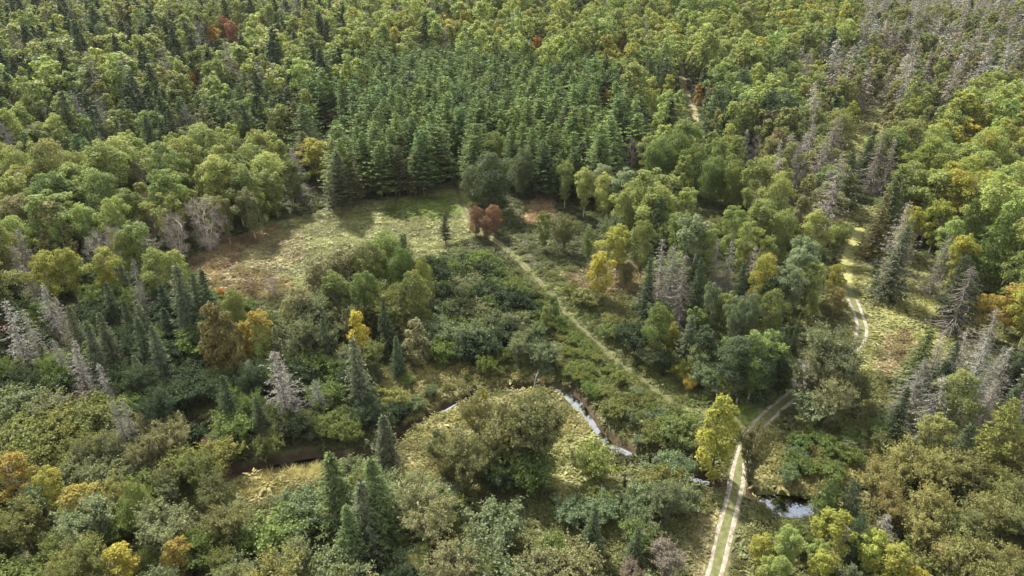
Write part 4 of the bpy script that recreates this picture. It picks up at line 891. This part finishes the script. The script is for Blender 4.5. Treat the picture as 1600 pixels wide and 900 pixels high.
     2.5, [(AL, 'silver', 30, 1.4, 3.0), (AL, 'olive', 30, 1.3, 2.8), (AL, 'mgreen', 20, 1.3, 2.8)], 'on the north bank of the creek'),
    ([(790, 400), (870, 480), (940, 552), (1010, 612), (960, 645), (880, 590), (820, 530), (840, 480)],
     2.3, [(AL, 'mgreen', 35, 1.2, 2.4), (AL, 'green', 30, 1.2, 2.4), (AL, 'olive', 25, 1.2, 2.2)], 'beside the grass track'),
    ([(560, 600), (640, 570), (700, 560), (660, 620), (600, 660), (550, 650)],
     3.0, [(AL, 'green', 35, 1.0, 2.2), (AL, 'olive', 30, 1.0, 2.2)], 'in the meadow north of the creek'),
]
# ground that the photo shows open: nothing may stand in front of it
OPEN = [
    [(305, 408), (395, 360), (480, 336), (560, 320), (640, 304), (700, 287), (718, 285), (728, 330), (738, 350), (690, 390), (660, 390), (650, 362), (590, 350), (520, 374), (490, 400), (478, 436), (440, 445), (400, 425), (350, 440), (320, 440)],
    [(640, 690), (700, 655), (738, 635), (738, 665), (690, 665), (660, 720), (640, 725)],
    [(868, 625), (900, 650), (928, 690), (915, 700), (905, 760), (870, 775), (868, 700)],
    [(660, 590), (735, 565), (740, 580), (690, 600)],
    [(1330, 360), (1375, 345), (1395, 390), (1365, 395), (1360, 440), (1395, 450), (1410, 500), (1435, 540), (1400, 575), (1370, 570), (1350, 560), (1360, 500), (1340, 450)],
    [(1325, 345), (1385, 335), (1398, 375), (1375, 385), (1345, 400)], [(1395, 395), (1415, 430), (1408, 470), (1392, 455)],
    [(1425, 425), (1475, 440), (1490, 480), (1440, 510), (1420, 470)],
    [(375, 748), (470, 728), (490, 738), (430, 765), (385, 785)],
    [(1160, 655), (1240, 605), (1258, 590), (1235, 640), (1190, 670)],
    [(1090, 895), (1110, 845), (1130, 800), (1140, 800), (1120, 900)],
    [(835, 335), (850, 300), (862, 310), (850, 340)],
    [(945, 480), (965, 480), (1000, 440), (985, 430)],
    [(1350, 168), (1372, 168), (1365, 205), (1350, 205)], [(1340, 215), (1358, 215), (1355, 245), (1338, 245)],
    [(1192, 772), (1275, 772), (1270, 803), (1200, 800)], [(885, 615), (930, 645), (920, 655), (890, 630)], [(930, 675), (970, 695), (965, 705), (935, 688)],
    [(395, 722), (500, 708), (500, 716), (395, 735)], [(625, 676), (735, 615), (738, 620), (630, 684)], [(750, 603), (875, 602), (875, 608), (750, 610)],
]
CLEAR_LINES = [(CREEK_PX[9:12], 0), (CREEK_PX[14:25], 0), (ROAD_PX[:9], 9), (ROAD_PX[13:20], 9), (TRACK_PX, 6), (FARPATH_PX[1:], 3)]

# ------------------------------------------------------------------ choose where each tree stands
trees = []     # dicts
for kind, tx, ty, h, tint, br, phrase in PICKED:
    x, y = unproject(tx, ty, h)[0]
    trees.append(dict(kind=kind, x=x, y=y, h=h, br=br, tint=tint, stand=None, phrase=phrase or None))

def crown_px(kind, x, y, z, h, br):
    """centre and half axes of the crown in the photo, and its depth"""
    rr = np.array([KINDS[k]['r'] / KINDS[k]['h'] for k in kind]) * h * br
    cx, cy, D = project(x, y, z + .58 * h)
    th = np.arctan2(CAM_H - z, y)
    return cx, cy, FPX * rr / D, FPX * (.44 * h * np.cos(th) + rr * .6 * np.sin(th)) / D, D

clear = []     # photo x, y, depth, slack
for poly in OPEN:
    q = np.array(poly, float)
    a, b = np.meshgrid(np.arange(q[:, 0].min(), q[:, 0].max() + 1, 7.0), np.arange(q[:, 1].min(), q[:, 1].max() + 1, 6.0))
    a, b = a.ravel(), b.ravel(); s = in_poly(a, b, poly)
    a, b = a[s], b[s]
    g = unproject(a, b); D = project(g[:, 0], g[:, 1], base_height(g[:, 0], g[:, 1]))[2]
    clear.append(np.column_stack([a, b, D]))
for pts, slack in CLEAR_LINES:
    g = smooth_line(unproject(*np.array(pts).T), 1.6)
    a, b, D = project(g[:, 0], g[:, 1], base_height(g[:, 0], g[:, 1]))
    clear.append(np.column_stack([a, b, D]))
for t in trees:
    z = float(base_height(t['x'], t['y']))
    for f in (.93, .74, .52):
        a, b, D = project(t['x'], t['y'], z + f * t['h'])
        clear.append(np.array([[a, b, D - .5]]))
clear = np.vstack(clear)

picked_xy = np.array([(t['x'], t['y']) for t in trees]); picked_r = np.array([KINDS[t['kind']]['r'] / KINDS[t['kind']]['h'] * t['h'] * t['br'] for t in trees])
done_polys = []
for si, (poly, gap, mixture, phrase) in enumerate(STANDS):
    rg = np.random.default_rng(100 + si)
    big = gap >= 3.9                                  # tall timber
    farq = 1.22 if np.array(poly)[:, 1].max() < 175 else 1.0      # the farthest timber is the tallest
    if big: gap *= 1.34 if 'plantation' in phrase and 'corner' not in phrase else 1.4 * farq
    ymax = 1050
    q = np.array(poly, float)
    far_enough = unproject([800], [max(-60, q[:, 1].min())], 0)[0, 1] if q[:, 1].min() > -60 else ymax
    y1 = min(ymax, far_enough * 1.15 + 40); y0 = max(28, unproject([800], [min(1100, q[:, 1].max())], 16)[0, 1] * .55)
    ys = np.arange(y0, y1, gap * .87)
    X, Y = [], []
    for i, yy in enumerate(ys):
        half = .80 * yy + 45
        xx = np.arange(-half, half, gap) + (i % 2) * gap / 2
        X.append(xx); Y.append(np.full(len(xx), yy))
    X = np.concatenate(X); Y = np.concatenate(Y)
    jit = .20 if phrase.endswith('plantation') else .36
    X = X + rg.normal(0, gap * jit, len(X)); Y = Y + rg.normal(0, gap * jit, len(X))
    wts = np.array([m[2] for m in mixture], float); wts /= wts.sum()
    # kinds grow in patches
    pn = (vnoise(X, Y, 13, 50 + si) + 1) / 2
    u = np.clip(.55 * rg.random(len(X)) + .45 * ((pn * 3.7) % 1), 0, .9999)
    k = np.searchsorted(np.cumsum(wts), u).clip(0, len(mixture) - 1)
    lo = np.array([m[3] for m in mixture])[k]; hi = np.array([m[4] for m in mixture])[k]
    H = (lo + (hi - lo) * rg.random(len(X))) * ((1.25 if 'plantation' in phrase and 'corner' not in phrase else 1.3 * farq) if big else 1) * np.clip(rg.normal(1, .10, len(X)), .72, 1.22)
    Z = base_height(X, Y)
    tx, ty, D = project(X, Y, Z + H)
    wob_x = tx + 10 * vnoise(X, Y, 9, 7); wob_y = ty + 6 * vnoise(X, Y, 9, 8)
    ok = in_poly(wob_x, wob_y, poly)
    for p2 in done_polys: ok &= ~in_poly(wob_x, wob_y, p2)
    ok &= (D < 480) | (rg.random(len(X)) < .8)
    done_polys.append(poly)
    i = np.nonzero(ok)[0]
    X, Y, Z, H, k = X[i], Y[i], Z[i], H[i], k[i]
    if not len(X): continue
    kinds = [mixture[j][0] for j in k]
    br = np.clip(rg.normal(1.1, .14, len(X)), .8, 1.5)
    br = br * np.where(np.array(kinds) == P, 1.3, 1.0) * (1.08 if big else 1)
    rr = np.array([KINDS[a]['r'] / KINDS[a]['h'] for a in kinds]) * H * br
    ok = np.ones(len(X), bool)
    for line, m in ((ROAD, 2.2), (TRACK, 1.7), (FARPATH, 2.2)):
        ok &= line_dist(X, Y, line)[0] > m + .25 * rr
    dr_, _ = line_dist(X, Y, ROAD)
    ok &= ~((Y < 82) & (dr_ < 5.0))                     # wide mown verge by the lower road
    for line, ww in ((CREEK, CREEK_W), (SIDECREEK, SIDE_W)):
        d, j = line_dist(X, Y, line); ok &= d > ww[j] * 1.7
    cx, cy, ax, ay, D = crown_px(kinds, X, Y, Z, H, br)
    nearc = np.nonzero(D < 420)[0]
    for s in range(0, len(nearc), 400):
        n = nearc[s:s + 400]
        e = ((clear[None, :, 0] - cx[n, None]) / (ax[n, None] + 1)) ** 2 + ((clear[None, :, 1] - cy[n, None]) / (ay[n, None] + 1)) ** 2
        ok[n] &= ~((e < .85) & (D[n, None] < clear[None, :, 2] - .3)).any(1)
        dd = np.hypot(X[n, None] - picked_xy[None, :, 0], Y[n, None] - picked_xy[None, :, 1])
        ok[n] &= ~(dd < .55 * (rr[n, None] + picked_r[None])).any(1)
    for j in np.nonzero(ok)[0]:
        trees.append(dict(kind=kinds[j], x=X[j], y=Y[j], h=H[j], br=br[j], tint=mixture[k[j]][1], stand=phrase, phrase=None))

rg = np.random.default_rng(5)
for t in trees:
    t['z'] = float(base_height(t['x'], t['y']))
    t['rot'] = rg.random() * 6.283
    t['px'], t['py'], t['D'] = [float(v) for v in project(t['x'], t['y'], t['z'] + .7 * t['h'])]
    t['top'] = float(project(t['x'], t['y'], t['z'] + t['h'])[1])
    t['size'] = t['h'] * t['br'] / t['D']
    t['in'] = -25 < t['px'] < 1625 and t['py'] > -10 and t['top'] < 905
    v = 1 + rg.normal(0, .10); hue = rg.normal(0, .06)
    c = [np.array(TINT[t['tint']][i]) * v * np.array([1 + hue, 1, 1 - hue * .3]) for i in (0, 1)]
    t['c1'], t['c2'] = [tuple(float(a) for a in np.clip(b, 0, .9)) for b in c]

by_kind = {}
for t in trees: by_kind.setdefault(t['kind'], []).append(t)
LIMIT = 290
for kind, ts in by_kind.items():
    ts.sort(key=lambda t: (t['phrase'] is None, t['stand'] is not None, -t['size']))
    n = 0
    for t in ts:
        t['own'] = t['in'] and n < LIMIT
        n += t['own']

# ------------------------------------------------------------------ words for each tree
KW = {P: 'pine', WP: 'tall pine', S: 'spruce', DS: 'dead spruce', A: 'aspen', B: 'birch', M: 'maple', C: 'cedar', W: 'willow', AL: 'shrub', BT: 'bare tree'}
PLACES = [('the bright pond by the road', 1231, 785), ('the road fork', 1165, 675), ('the upper road bend', 1345, 510), ('the creek reach with bright water', 905, 635), ('the dead white snag by the creek', 838, 585),
          ('the log heap at the field edge', 645, 300), ('the far sandy path', 1078, 155), ('the brook across the meadow', 1412, 480), ('the dark creek reach by the gold grass', 440, 722), ('the field corner with red ferns', 335, 400),
          ('the gap where the track enters the pines', 712, 278), ('the gravel wash on the road', 1258, 575), ('the yellow-green ferns in the creek loop', 885, 720), ('the top corner above the hill', 60, 20), ('the dark gap on the skyline', 620, 15),
          ('the far edge of the plantation', 700, 70), ('the middle of the plantation', 800, 150), ('the side of the plantation facing the hill', 540, 150), ('the plantation corner nearest the sandy path', 960, 170), ('the top edge above the dead spruces', 1400, 10),
          ('the top corner above the lime-green wood', 1580, 30), ('the middle of the aspen skyline', 900, 20), ('the aspen belt above the bare trees', 200, 240), ('the hillside above the aspen belt', 150, 150), ('the mid-field edge of pines', 560, 270), ('the top edge above the far slope', 1250, 15), ('the top edge above the aspen hill', 780, 5), ('the top of the far hill', 250, 60), ('the far hill behind the pines', 430, 60), ('the dark conifers on the far hill', 130, 80), ('the dead spruce stand above the clearing', 1290, 120), ('the grey spruces along the top edge', 1490, 40), ('the leaning pale trunks on the far slope', 1425, 105), ('the grey slope above the lime-green wood', 1545, 65)]
anchors = [(ph, float(x), float(y)) for ph, x, y in PLACES]
for t in trees:
    if t['phrase']: anchors.append((t['phrase'], t['px'], t['py']))
axy = np.array([a[1:] for a in anchors])
ORD = ['nearest', 'second', 'third', 'fourth', 'fifth', 'sixth', 'seventh', 'eighth', 'ninth', 'tenth', 'eleventh', 'twelfth', 'thirteenth', 'fourteenth', 'fifteenth', 'sixteenth', 'seventeenth', 'eighteenth']
cells = {}
for t in trees:
    if not t['own']: continue
    if t['phrase']:
        t['label'] = t['phrase'][4:]; continue
    d = np.hypot(axy[:, 0] - t['px'], (axy[:, 1] - t['py']) * 1.3); j = int(d.argmin())
    dx, dy = t['px'] - axy[j, 0], (t['py'] - axy[j, 1]) * 1.3
    rel = ('left of' if dx < 0 else 'right of') if abs(dx) > abs(dy) else ('behind' if dy < 0 else 'in front of')
    base = f"{TINT[t['tint']][2]} {KW[t['kind']]}"
    if t['kind'] == BT: base = f"{TINT[t['tint']][2]} leafless tree"
    t['base'], t['rel'], t['anc'] = base, rel, anchors[j][0]
    cells.setdefault((base, rel, anchors[j][0]), []).append((d[j], t))
for (base, rel, anc), ts in cells.items():
    ts.sort(key=lambda q: q[0])
    for i, (_, t) in enumerate(ts):
        if len(ts) == 1: t['label'] = f"{base} {rel} {anc}"
        elif i < len(ORD): t['label'] = f"{ORD[i]} {base} {rel} {anc}"
        else: t['label'] = f"{base} far {rel} {anc}"; t['crowd'] = f"{base} {rel} {anc}"

# ------------------------------------------------------------------ plant them
def dress(o, t):
    o['tint'] = t['c1']; o['tint2'] = t['c2']

def tag(o, label, cat, group=None, kind=None):
    o['label'] = label
    if cat: o['category'] = cat
    if group: o['group'] = group
    if kind: o['kind'] = kind

far_proto = {}
RENAME = {'the tall yellow-green poplar by the road fork': ('poplar_tree', 'poplar tree'), 'the bright yellow larch among the willows': ('larch_tree', 'larch tree'), 'the rusty bare shrub at the field corner': ('bare_shrub', 'shrub')}
for t in trees:
    if not t['own']: continue
    K = KINDS[t['kind']]
    name, cat = RENAME.get(t['phrase'], (t['kind'], K['cat']))
    s = t['h'] / K['h']
    near = t['D'] < 215
    if near:
        root = bpy.data.objects.new(name, None); COL.link(root)
        root.empty_display_size = .5
        vm = NEAR_MESH[t['kind']][rg.integers(K['n'])]
        tr = make_obj('trunk', vm[0], root); dress(tr, t)
        crn = make_obj('crown' if t['kind'] != BT else 'twigs', vm[1], root); dress(crn, t)
    else:
        v = rg.integers(K['f'])
        root = make_obj(name, FAR_MESH[t['kind']][v]); dress(root, t)
        far_proto[(t['kind'], int(v))] = root
    root.location = (t['x'], t['y'], t['z'])
    root.rotation_euler = (rg.normal(0, .025), rg.normal(0, .025), t['rot'])
    root.scale = (s * t['br'], s * t['br'], s)
    tag(root, t['label'], cat, t.get('crowd') or f"{K['cat']}s {t['stand'] or 'standing out from the wood'}")

# ------------------------------------------------------------------ what nobody could count: instanced masses
def scatter(name, protos, pts, rotz, scl, c1, c2, pid, label):
    me = bpy.data.meshes.new(name)
    n = len(pts)
    me.vertices.add(n); me.vertices.foreach_set('co', np.asarray(pts, np.float32).ravel())
    def put(nm, typ, field, arr):
        a = me.attributes.new(nm, typ, 'POINT'); a.data.foreach_set(field, np.asarray(arr).ravel())
    put('tint', 'FLOAT_VECTOR', 'vector', np.asarray(c1, np.float32)); put('tint2', 'FLOAT_VECTOR', 'vector', np.asarray(c2, np.float32))
    rot = np.zeros((n, 3), np.float32); rot[:, 2] = rotz
    put('turnv', 'FLOAT_VECTOR', 'vector', rot); put('sizev', 'FLOAT_VECTOR', 'vector', np.asarray(scl, np.float32))
    put('shape', 'INT', 'value', np.asarray(pid, np.int32))
    o = make_obj(name, me); o['kind'] = 'stuff'; o['label'] = label
    ng = bpy.data.node_groups.new(name, 'GeometryNodeTree')
    ng.interface.new_socket('Geometry', in_out='INPUT', socket_type='NodeSocketGeometry'); ng.interface.new_socket('Geometry', in_out='OUTPUT', socket_type='NodeSocketGeometry')
    N, L = ng.nodes, ng.links
    gi, go = N.new('NodeGroupInput'), N.new('NodeGroupOutput')
    jn = N.new('GeometryNodeJoinGeometry')
    def attr(nm, typ):
        a = N.new('GeometryNodeInputNamedAttribute'); a.data_type = typ; a.inputs['Name'].default_value = nm
        return a.outputs['Attribute']
    rt, sz, sh = attr('turnv', 'FLOAT_VECTOR'), attr('sizev', 'FLOAT_VECTOR'), attr('shape', 'INT')
    for i, po in enumerate(protos):
        oi = N.new('GeometryNodeObjectInfo'); oi.transform_space = 'ORIGINAL'; oi.inputs['Object'].default_value = po; oi.inputs['As Instance'].default_value = False
        cmp = N.new('FunctionNodeCompare'); cmp.data_type = 'INT'; cmp.operation = 'EQUAL'; cmp.inputs['B'].default_value = i
        for sck in cmp.inputs:
            if sck.type == 'INT' and sck.name == 'B': sck.default_value = i
            if sck.type == 'INT' and sck.name == 'A': L.new(sh, sck)
        ip = N.new('GeometryNodeInstanceOnPoints')
        L.new(gi.outputs[0], ip.inputs['Points']); L.new(cmp.outputs['Result'], ip.inputs['Selection']); L.new(oi.outputs['Geometry'], ip.inputs['Instance'])
        L.new(rt, ip.inputs['Rotation']); L.new(sz, ip.inputs['Scale']); L.new(ip.outputs['Instances'], jn.inputs[0])
    L.new(jn.outputs[0], go.inputs[0])
    md = o.modifiers.new('scatter', 'NODES'); md.node_group = ng
    return o

FOREST = {P: ('pine_forest', 'dense green pine forest beyond the countable trees'), WP: ('tall_pine_forest', 'scattered tall pines of the far forest'), S: ('spruce_forest', 'dark spruces massed through the far forest'),
          DS: ('dead_spruce_forest', 'grey dead spruces massed through the far forest'), A: ('aspen_forest', 'lime-green aspen forest reaching to the skyline'), B: ('birch_forest', 'birches massed in the forest'), M: ('maple_forest', 'maples scattered through the far forest'),
          C: ('cedar_forest', 'brown-olive cedars in the far forest'), W: ('willow_undergrowth', 'willow growth outside the countable clumps'), AL: ('alder_undergrowth', 'alder growth massed along the creek and tracks'), BT: ('bare_forest', 'bare grey trees massed in the forest')}
for kind, ts in by_kind.items():
    rest = [t for t in ts if not t['own']]
    protos = [far_proto[(kind, v)] for v in range(KINDS[kind]['f']) if (kind, v) in far_proto]
    if not rest: continue
    if not protos:
        # none of this kind stands far off: one of its trees outside the near rows takes the simple shape
        t = rest.pop(0); K = KINDS[kind]; s = t['h'] / K['h']
        o = make_obj(kind, FAR_MESH[kind][0]); dress(o, t); o.location = (t['x'], t['y'], t['z']); o.scale = (s, s, s)
        tag(o, f"{TINT[t['tint']][2]} {KW[kind]} outside the counted rows {t['stand']}", K['cat'], f"{K['cat']}s {t['stand']}")
        protos = [o]
        if not rest: continue
    s = np.array([t['h'] / KINDS[kind]['h'] for t in rest]); br = np.array([t['br'] for t in rest])
    scatter(FOREST[kind][0], protos, [(t['x'], t['y'], t['z']) for t in rest], [t['rot'] for t in rest], np.column_stack([s * br, s * br, s]),
            [t['c1'] for t in rest], [t['c2'] for t in rest], rg.integers(len(protos), size=len(rest)), FOREST[kind][1])

# ------------------------------------------------------------------ low plants
def grass_clump():
    g = Mesh(); n = 34
    a = RNG.random(n) * 6.28; r = .22 * np.sqrt(RNG.random(n))
    b = np.column_stack([np.cos(a) * r, np.sin(a) * r, np.full(n, -.05)])
    ln = .26 + .26 * RNG.random(n)
    d = unit(np.column_stack([np.cos(a) * .75 + RNG.normal(0, .35, n), np.sin(a) * .75 + RNG.normal(0, .35, n), np.full(n, .75)]))
    g.leaves(b + d * ln[:, None] * .9, unit(np.column_stack([-np.cos(a), -np.sin(a), np.full(n, 1.1)]) + RNG.normal(0, .3, (n, 3))), ln, .028, 0, axis=d, mixv=RNG.random(n))
    return g
def fern_clump():
    g = Mesh()
    for i in range(11):
        a = i * 2.4 + RNG.normal(0, .3); L = .5 + .35 * RNG.random(); up = .55 + .3 * RNG.random()
        s = np.linspace(.15, 1, 4)
        c = np.column_stack([np.cos(a) * L * s, np.sin(a) * L * s, up * np.sin(s * 2.2) * .8])
        d = np.gradient(c, axis=0)
        nr = unit(np.array([0, 0, 1.]) + .3 * np.array([math.cos(a), math.sin(a), 0]) + RNG.normal(0, .25, (4, 3)))
        g.leaves(c, nr, .21, .15 * (1.15 - .6 * s), 0, axis=d, mixv=np.full(4, RNG.random()))
    return g
def brush_clump():
    return thicket(1.1, .75, 7, 60, 6, .085, low=-.1, vase=.9, twl=.35, twig_w=0, sub=2, upright=.6, stem_r=.012, lw=.65)
protos = {}
gspot = [(1400, 530), (460, 400), (900, 740)]
for nm, fn, mats, variants, lab, cat in (('grass_tuft', grass_clump, [M_GRASS], 3, 'dry grass tuft', 'grass'), ('fern_clump', fern_clump, [M_GRASS], 3, 'yellow-green fern clump', 'fern'), ('brush_clump', brush_clump, [M_BARKG, M_LEAF], 2, 'low leafy brush clump', 'brush')):
    protos[nm] = []
    for i in range(variants):
        o = make_obj(nm, fn().build(nm, mats)); x, y = unproject(*gspot[i])[0] + RNG.normal(0, .8, 2)
        o.location = (x, y, float(height(np.array([x]), np.array([y]))[0])); o['tint'] = FERN[0]; o['tint2'] = FERN[1]
        tag(o, lab + ' ' + ['in the meadow by the brook', 'in the open field', 'inside the creek loop'][i], None, None, 'stuff')
        protos[nm].append(o)

rows = []
for y0, y1, gap in ((50, 135, .62), (135, 200, .78), (200, 330, 1.5)):
    ys = np.arange(y0, y1, gap * .9)
    for i, yy in enumerate(ys):
        half = .78 * yy + 12
        xx = np.arange(-half, half, gap) + (i % 2) * gap / 2
        rows.append(np.column_stack([xx, np.full(len(xx), yy)]))
pts = np.vstack(rows); pts += rg.normal(0, .25, pts.shape)
k, D = cover_of(pts[:, 0], pts[:, 1])
keep = np.where(k >= 0, rg.random(len(k)) < .95, rg.random(len(k)) < .42)
dr, _ = line_dist(pts[:, 0], pts[:, 1], ROAD); dt, _ = line_dist(pts[:, 0], pts[:, 1], TRACK); dp, _ = line_dist(pts[:, 0], pts[:, 1], FARPATH)
keep &= (dr > 1.55) & (dt > .8) & (dp > 1.6)
for line, ww in ((CREEK, CREEK_W), (SIDECREEK, SIDE_W)):
    d, j = line_dist(pts[:, 0], pts[:, 1], line); keep &= d > ww[j] * 1.45 + .35
pts, k, dr, dt = pts[keep], k[keep], dr[keep], dt[keep]
# thin grass on the crown of the road and the grass track
for line, off, prob in ((ROAD[:road_end], .07, .5), (TRACK, .45, 1.0)):
    m = rg.random(len(line)) < prob
    c = line[m] + side_of(line)[m] * rg.normal(0, off, (m.sum(), 1))
    pts = np.vstack([pts, c]); k = np.concatenate([k, np.full(len(c), -2)]); dr = np.concatenate([dr, np.zeros(len(c))]); dt = np.concatenate([dt, np.zeros(len(c))])
n = len(pts)
z = height(pts[:, 0], pts[:, 1])
typ = np.zeros(n, int); c1 = np.zeros((n, 3)); c2 = np.zeros((n, 3))
u = rg.random(n); pn = vnoise(pts[:, 0], pts[:, 1], 5, 31); pm = vnoise(pts[:, 0], pts[:, 1], 2.3, 32)
for i in range(-2, len(COVER)):
    s = k == i
    if i == -2: (a, b), sh = ((.16, .145, .08), GREENF[1]), (1, 0, 0)
    elif i == -1: (a, b), sh = DKFERN, (.15, .55, .3)
    else: (a, b), sh = COVER[i][1], COVER[i][2]
    typ[s] = np.where(u[s] < sh[0], 0, np.where(u[s] < sh[0] + sh[1], 1, 2))
    m = np.clip(.5 + .6 * pn[s] + .45 * pm[s] + rg.normal(0, .12, s.sum()), 0, 1)[:, None]
    c1[s] = np.array(a) * (1 - m) + np.array(b) * m; c2[s] = np.array(b) * (1 - m * .5) + np.array(a) * m * .5
near_clear = (k == -1) & (pts[:, 1] < 140)
m = np.clip(.5 + .6 * vnoise(pts[:, 0], pts[:, 1], 8, 33), 0, 1)[:, None]
c1[near_clear] = (np.array(DKFERN[1]) * (1 - m) + np.array(FERN[0]) * m)[near_clear]
patch = np.clip(1 + .38 * vnoise(pts[:, 0], pts[:, 1] * 1.8, 6.5, 41) + .22 * vnoise(pts[:, 0], pts[:, 1] * 2, 2.2, 42), .5, 1.5)[:, None]      # trampled, sparse and lush patches
c1 *= patch; c2 *= patch
c1 *= (1 + rg.normal(0, .14, n))[:, None]; c2 *= (1 + rg.normal(0, .14, n))[:, None]
c1 = np.clip(c1, .01, .9); c2 = np.clip(c2, .01, .9)
size = (.8 + .6 * rg.random(n)) * np.where(k == -2, .36, 1) * np.where(pts[:, 1] > 200, 1.5, 1) * np.where((dt < 2.2) | (dr < 2.4), .6, 1)
for i, (nm, big, lab) in enumerate((('grass_tuft', 'meadow_grass', 'dry and green meadow grass over the open ground'), ('fern_clump', 'fern_undergrowth', 'yellow-green and brown ferns over the open ground'), ('brush_clump', 'brush_undergrowth', 'low brush among the ferns and shrubs'))):
    s = typ == i
    ps = protos[nm]
    scatter(big, ps, np.column_stack([pts[s], z[s]]), rg.random(s.sum()) * 6.28, np.column_stack([size[s] * 1.4, size[s] * 1.4, size[s] * .8]), c1[s], c2[s], rg.integers(len(ps), size=s.sum()), lab)

# ------------------------------------------------------------------ log heap at the field edge
M_PALE = noise_mat('pale_log', (.62, .57, .5), (.42, .37, .31), 4, .8)
M_HOLLOW = noise_mat('dark_hollow', (.03, .02, .016), (.06, .04, .03), 4, .9)  # near-black logs stand in for the shaded hollow between the pale logs
hx, hy = unproject(645, 302)[0]
heap = bpy.data.objects.new('log_heap', None); COL.link(heap); heap.location = (hx, hy, float(base_height(hx, hy)))
tag(heap, 'small heap of pale logs around a dark hollow where the field meets the pines', 'log heap')
def log(name, a, b, r, mat):
    g = Mesh(); a, b = np.array(a, float), np.array(b, float)
    d = unit((b - a)[None])[0]
    g.tube([a, a + d * .04, a + (b - a) * .33 + RNG.normal(0, .03, 3), a + (b - a) * .66 + RNG.normal(0, .03, 3), b - d * .04, b], [r * .2, r, r * 1.04, r * .93, r * .95, r * .2], 0, 9)
    return make_obj(name, g.build(name, [mat]), heap)
log('log', (-.75, -.25, .35), (-.35, .7, .42), .40, M_PALE); log('log', (.45, -.35, .32), (1.15, .25, .38), .42, M_PALE); log('log', (-2.0, .0, .15), (-1.0, .1, .18), .17, M_PALE)
log('dark_hollow', (-.5, -.45, .22), (.5, -.3, .25), .26, M_HOLLOW); log('dark_hollow', (-.2, -.2, .55), (.5, .2, .6), .24, M_HOLLOW); log('dark_hollow', (-1.0, -.3, .16), (-.4, -.55, .2), .18, M_HOLLOW)
for i in range(9):
    a = RNG.normal(0, .5, 3) * [1.6, .6, 0] + [0, .3, .25]; ang = RNG.random() * 3.14
    log('branch', a, a + np.array([math.cos(ang) * 1.5, math.sin(ang) * .9, .3 + .5 * RNG.random()]), .035, M_BARKS)

# ------------------------------------------------------------------ leaning dead snag by the creek
def snag(px, py, h, lean, label, group=None, r=.10):
    x, y = unproject(px, py)[0]
    root = bpy.data.objects.new('dead_snag', None); COL.link(root); root.location = (x, y, float(height(np.array([x]), np.array([y]))[0]))
    tag(root, label, 'dead tree', group)
    g = Mesh(); t = np.linspace(0, 1, 7)
    path = np.column_stack([lean * h * t ** 1.2 + .05 * np.sin(t * 7), .03 * h * np.sin(t * 5), t * h - .2])
    g.tube(path, r * (1.05 - .9 * t), 0, 7)
    make_obj('trunk', g.build('snag_trunk', [M_SNAG]), root)
    for i in range(6):
        tt = .35 + .1 * i; a = along(path, tt); ang = i * 2.4
        L = h * .28 * (1.2 - tt)
        g = Mesh(); g.tube([a, a + np.array([math.cos(ang) * L * .6, math.sin(ang) * L * .6, L * .35]), a + np.array([math.cos(ang) * L, math.sin(ang) * L, L * .9])], [r * .4, r * .25, r * .06], 0, 5)
        make_obj('branch', g.build('snag_branch', [M_SNAG]), root)
M_SNAG = noise_mat('bleached_wood', (.62, .60, .56), (.42, .40, .36), 3, .8)
snag(833, 602, 4.5, .18, 'leaning bleached dead snag on the creek bank', None, .13)
snag(1292, 318, 9, .25, 'leaning white dead trunk among the grey spruces above the meadow', None, .16)
snag(1432, 118, 11, .22, 'leaning pale trunk in the dead spruce stand', None, .2)
snag(1418, 92, 10, .3, 'bleached slanting trunk high in the dead spruce stand', None, .2)

# ------------------------------------------------------------------ the air
def haze():
    x0, x1, y0, y1, z0, z1 = -1500, 1500, -110, 2000, -25.0, 75.0
    v = [(x0, y0, z0), (x1, y0, z0), (x1, y1, z0), (x0, y1, z0), (x0, y0, z1), (x1, y0, z1), (x1, y1, z1), (x0, y1, z1)]
    me = bpy.data.meshes.new('haze'); me.from_pydata(v, [], [(0, 3, 2, 1), (4, 5, 6, 7), (0, 1, 5, 4), (1, 2, 6, 5), (2, 3, 7, 6), (3, 0, 4, 7)])
    m, nt, N, L, out = new_mat('haze')
    pv = N.new('ShaderNodeVolumePrincipled'); pv.inputs['Density'].default_value = .000035; pv.inputs['Color'].default_value = (.9, .92, .95, 1); pv.inputs['Anisotropy'].default_value = .0
    L.new(pv.outputs['Volume'], out.inputs['Volume'])
    me.materials.append(m)
    o = make_obj('haze', me); o['kind'] = 'stuff'; o['label'] = 'thin pale haze over the far forest'
haze()
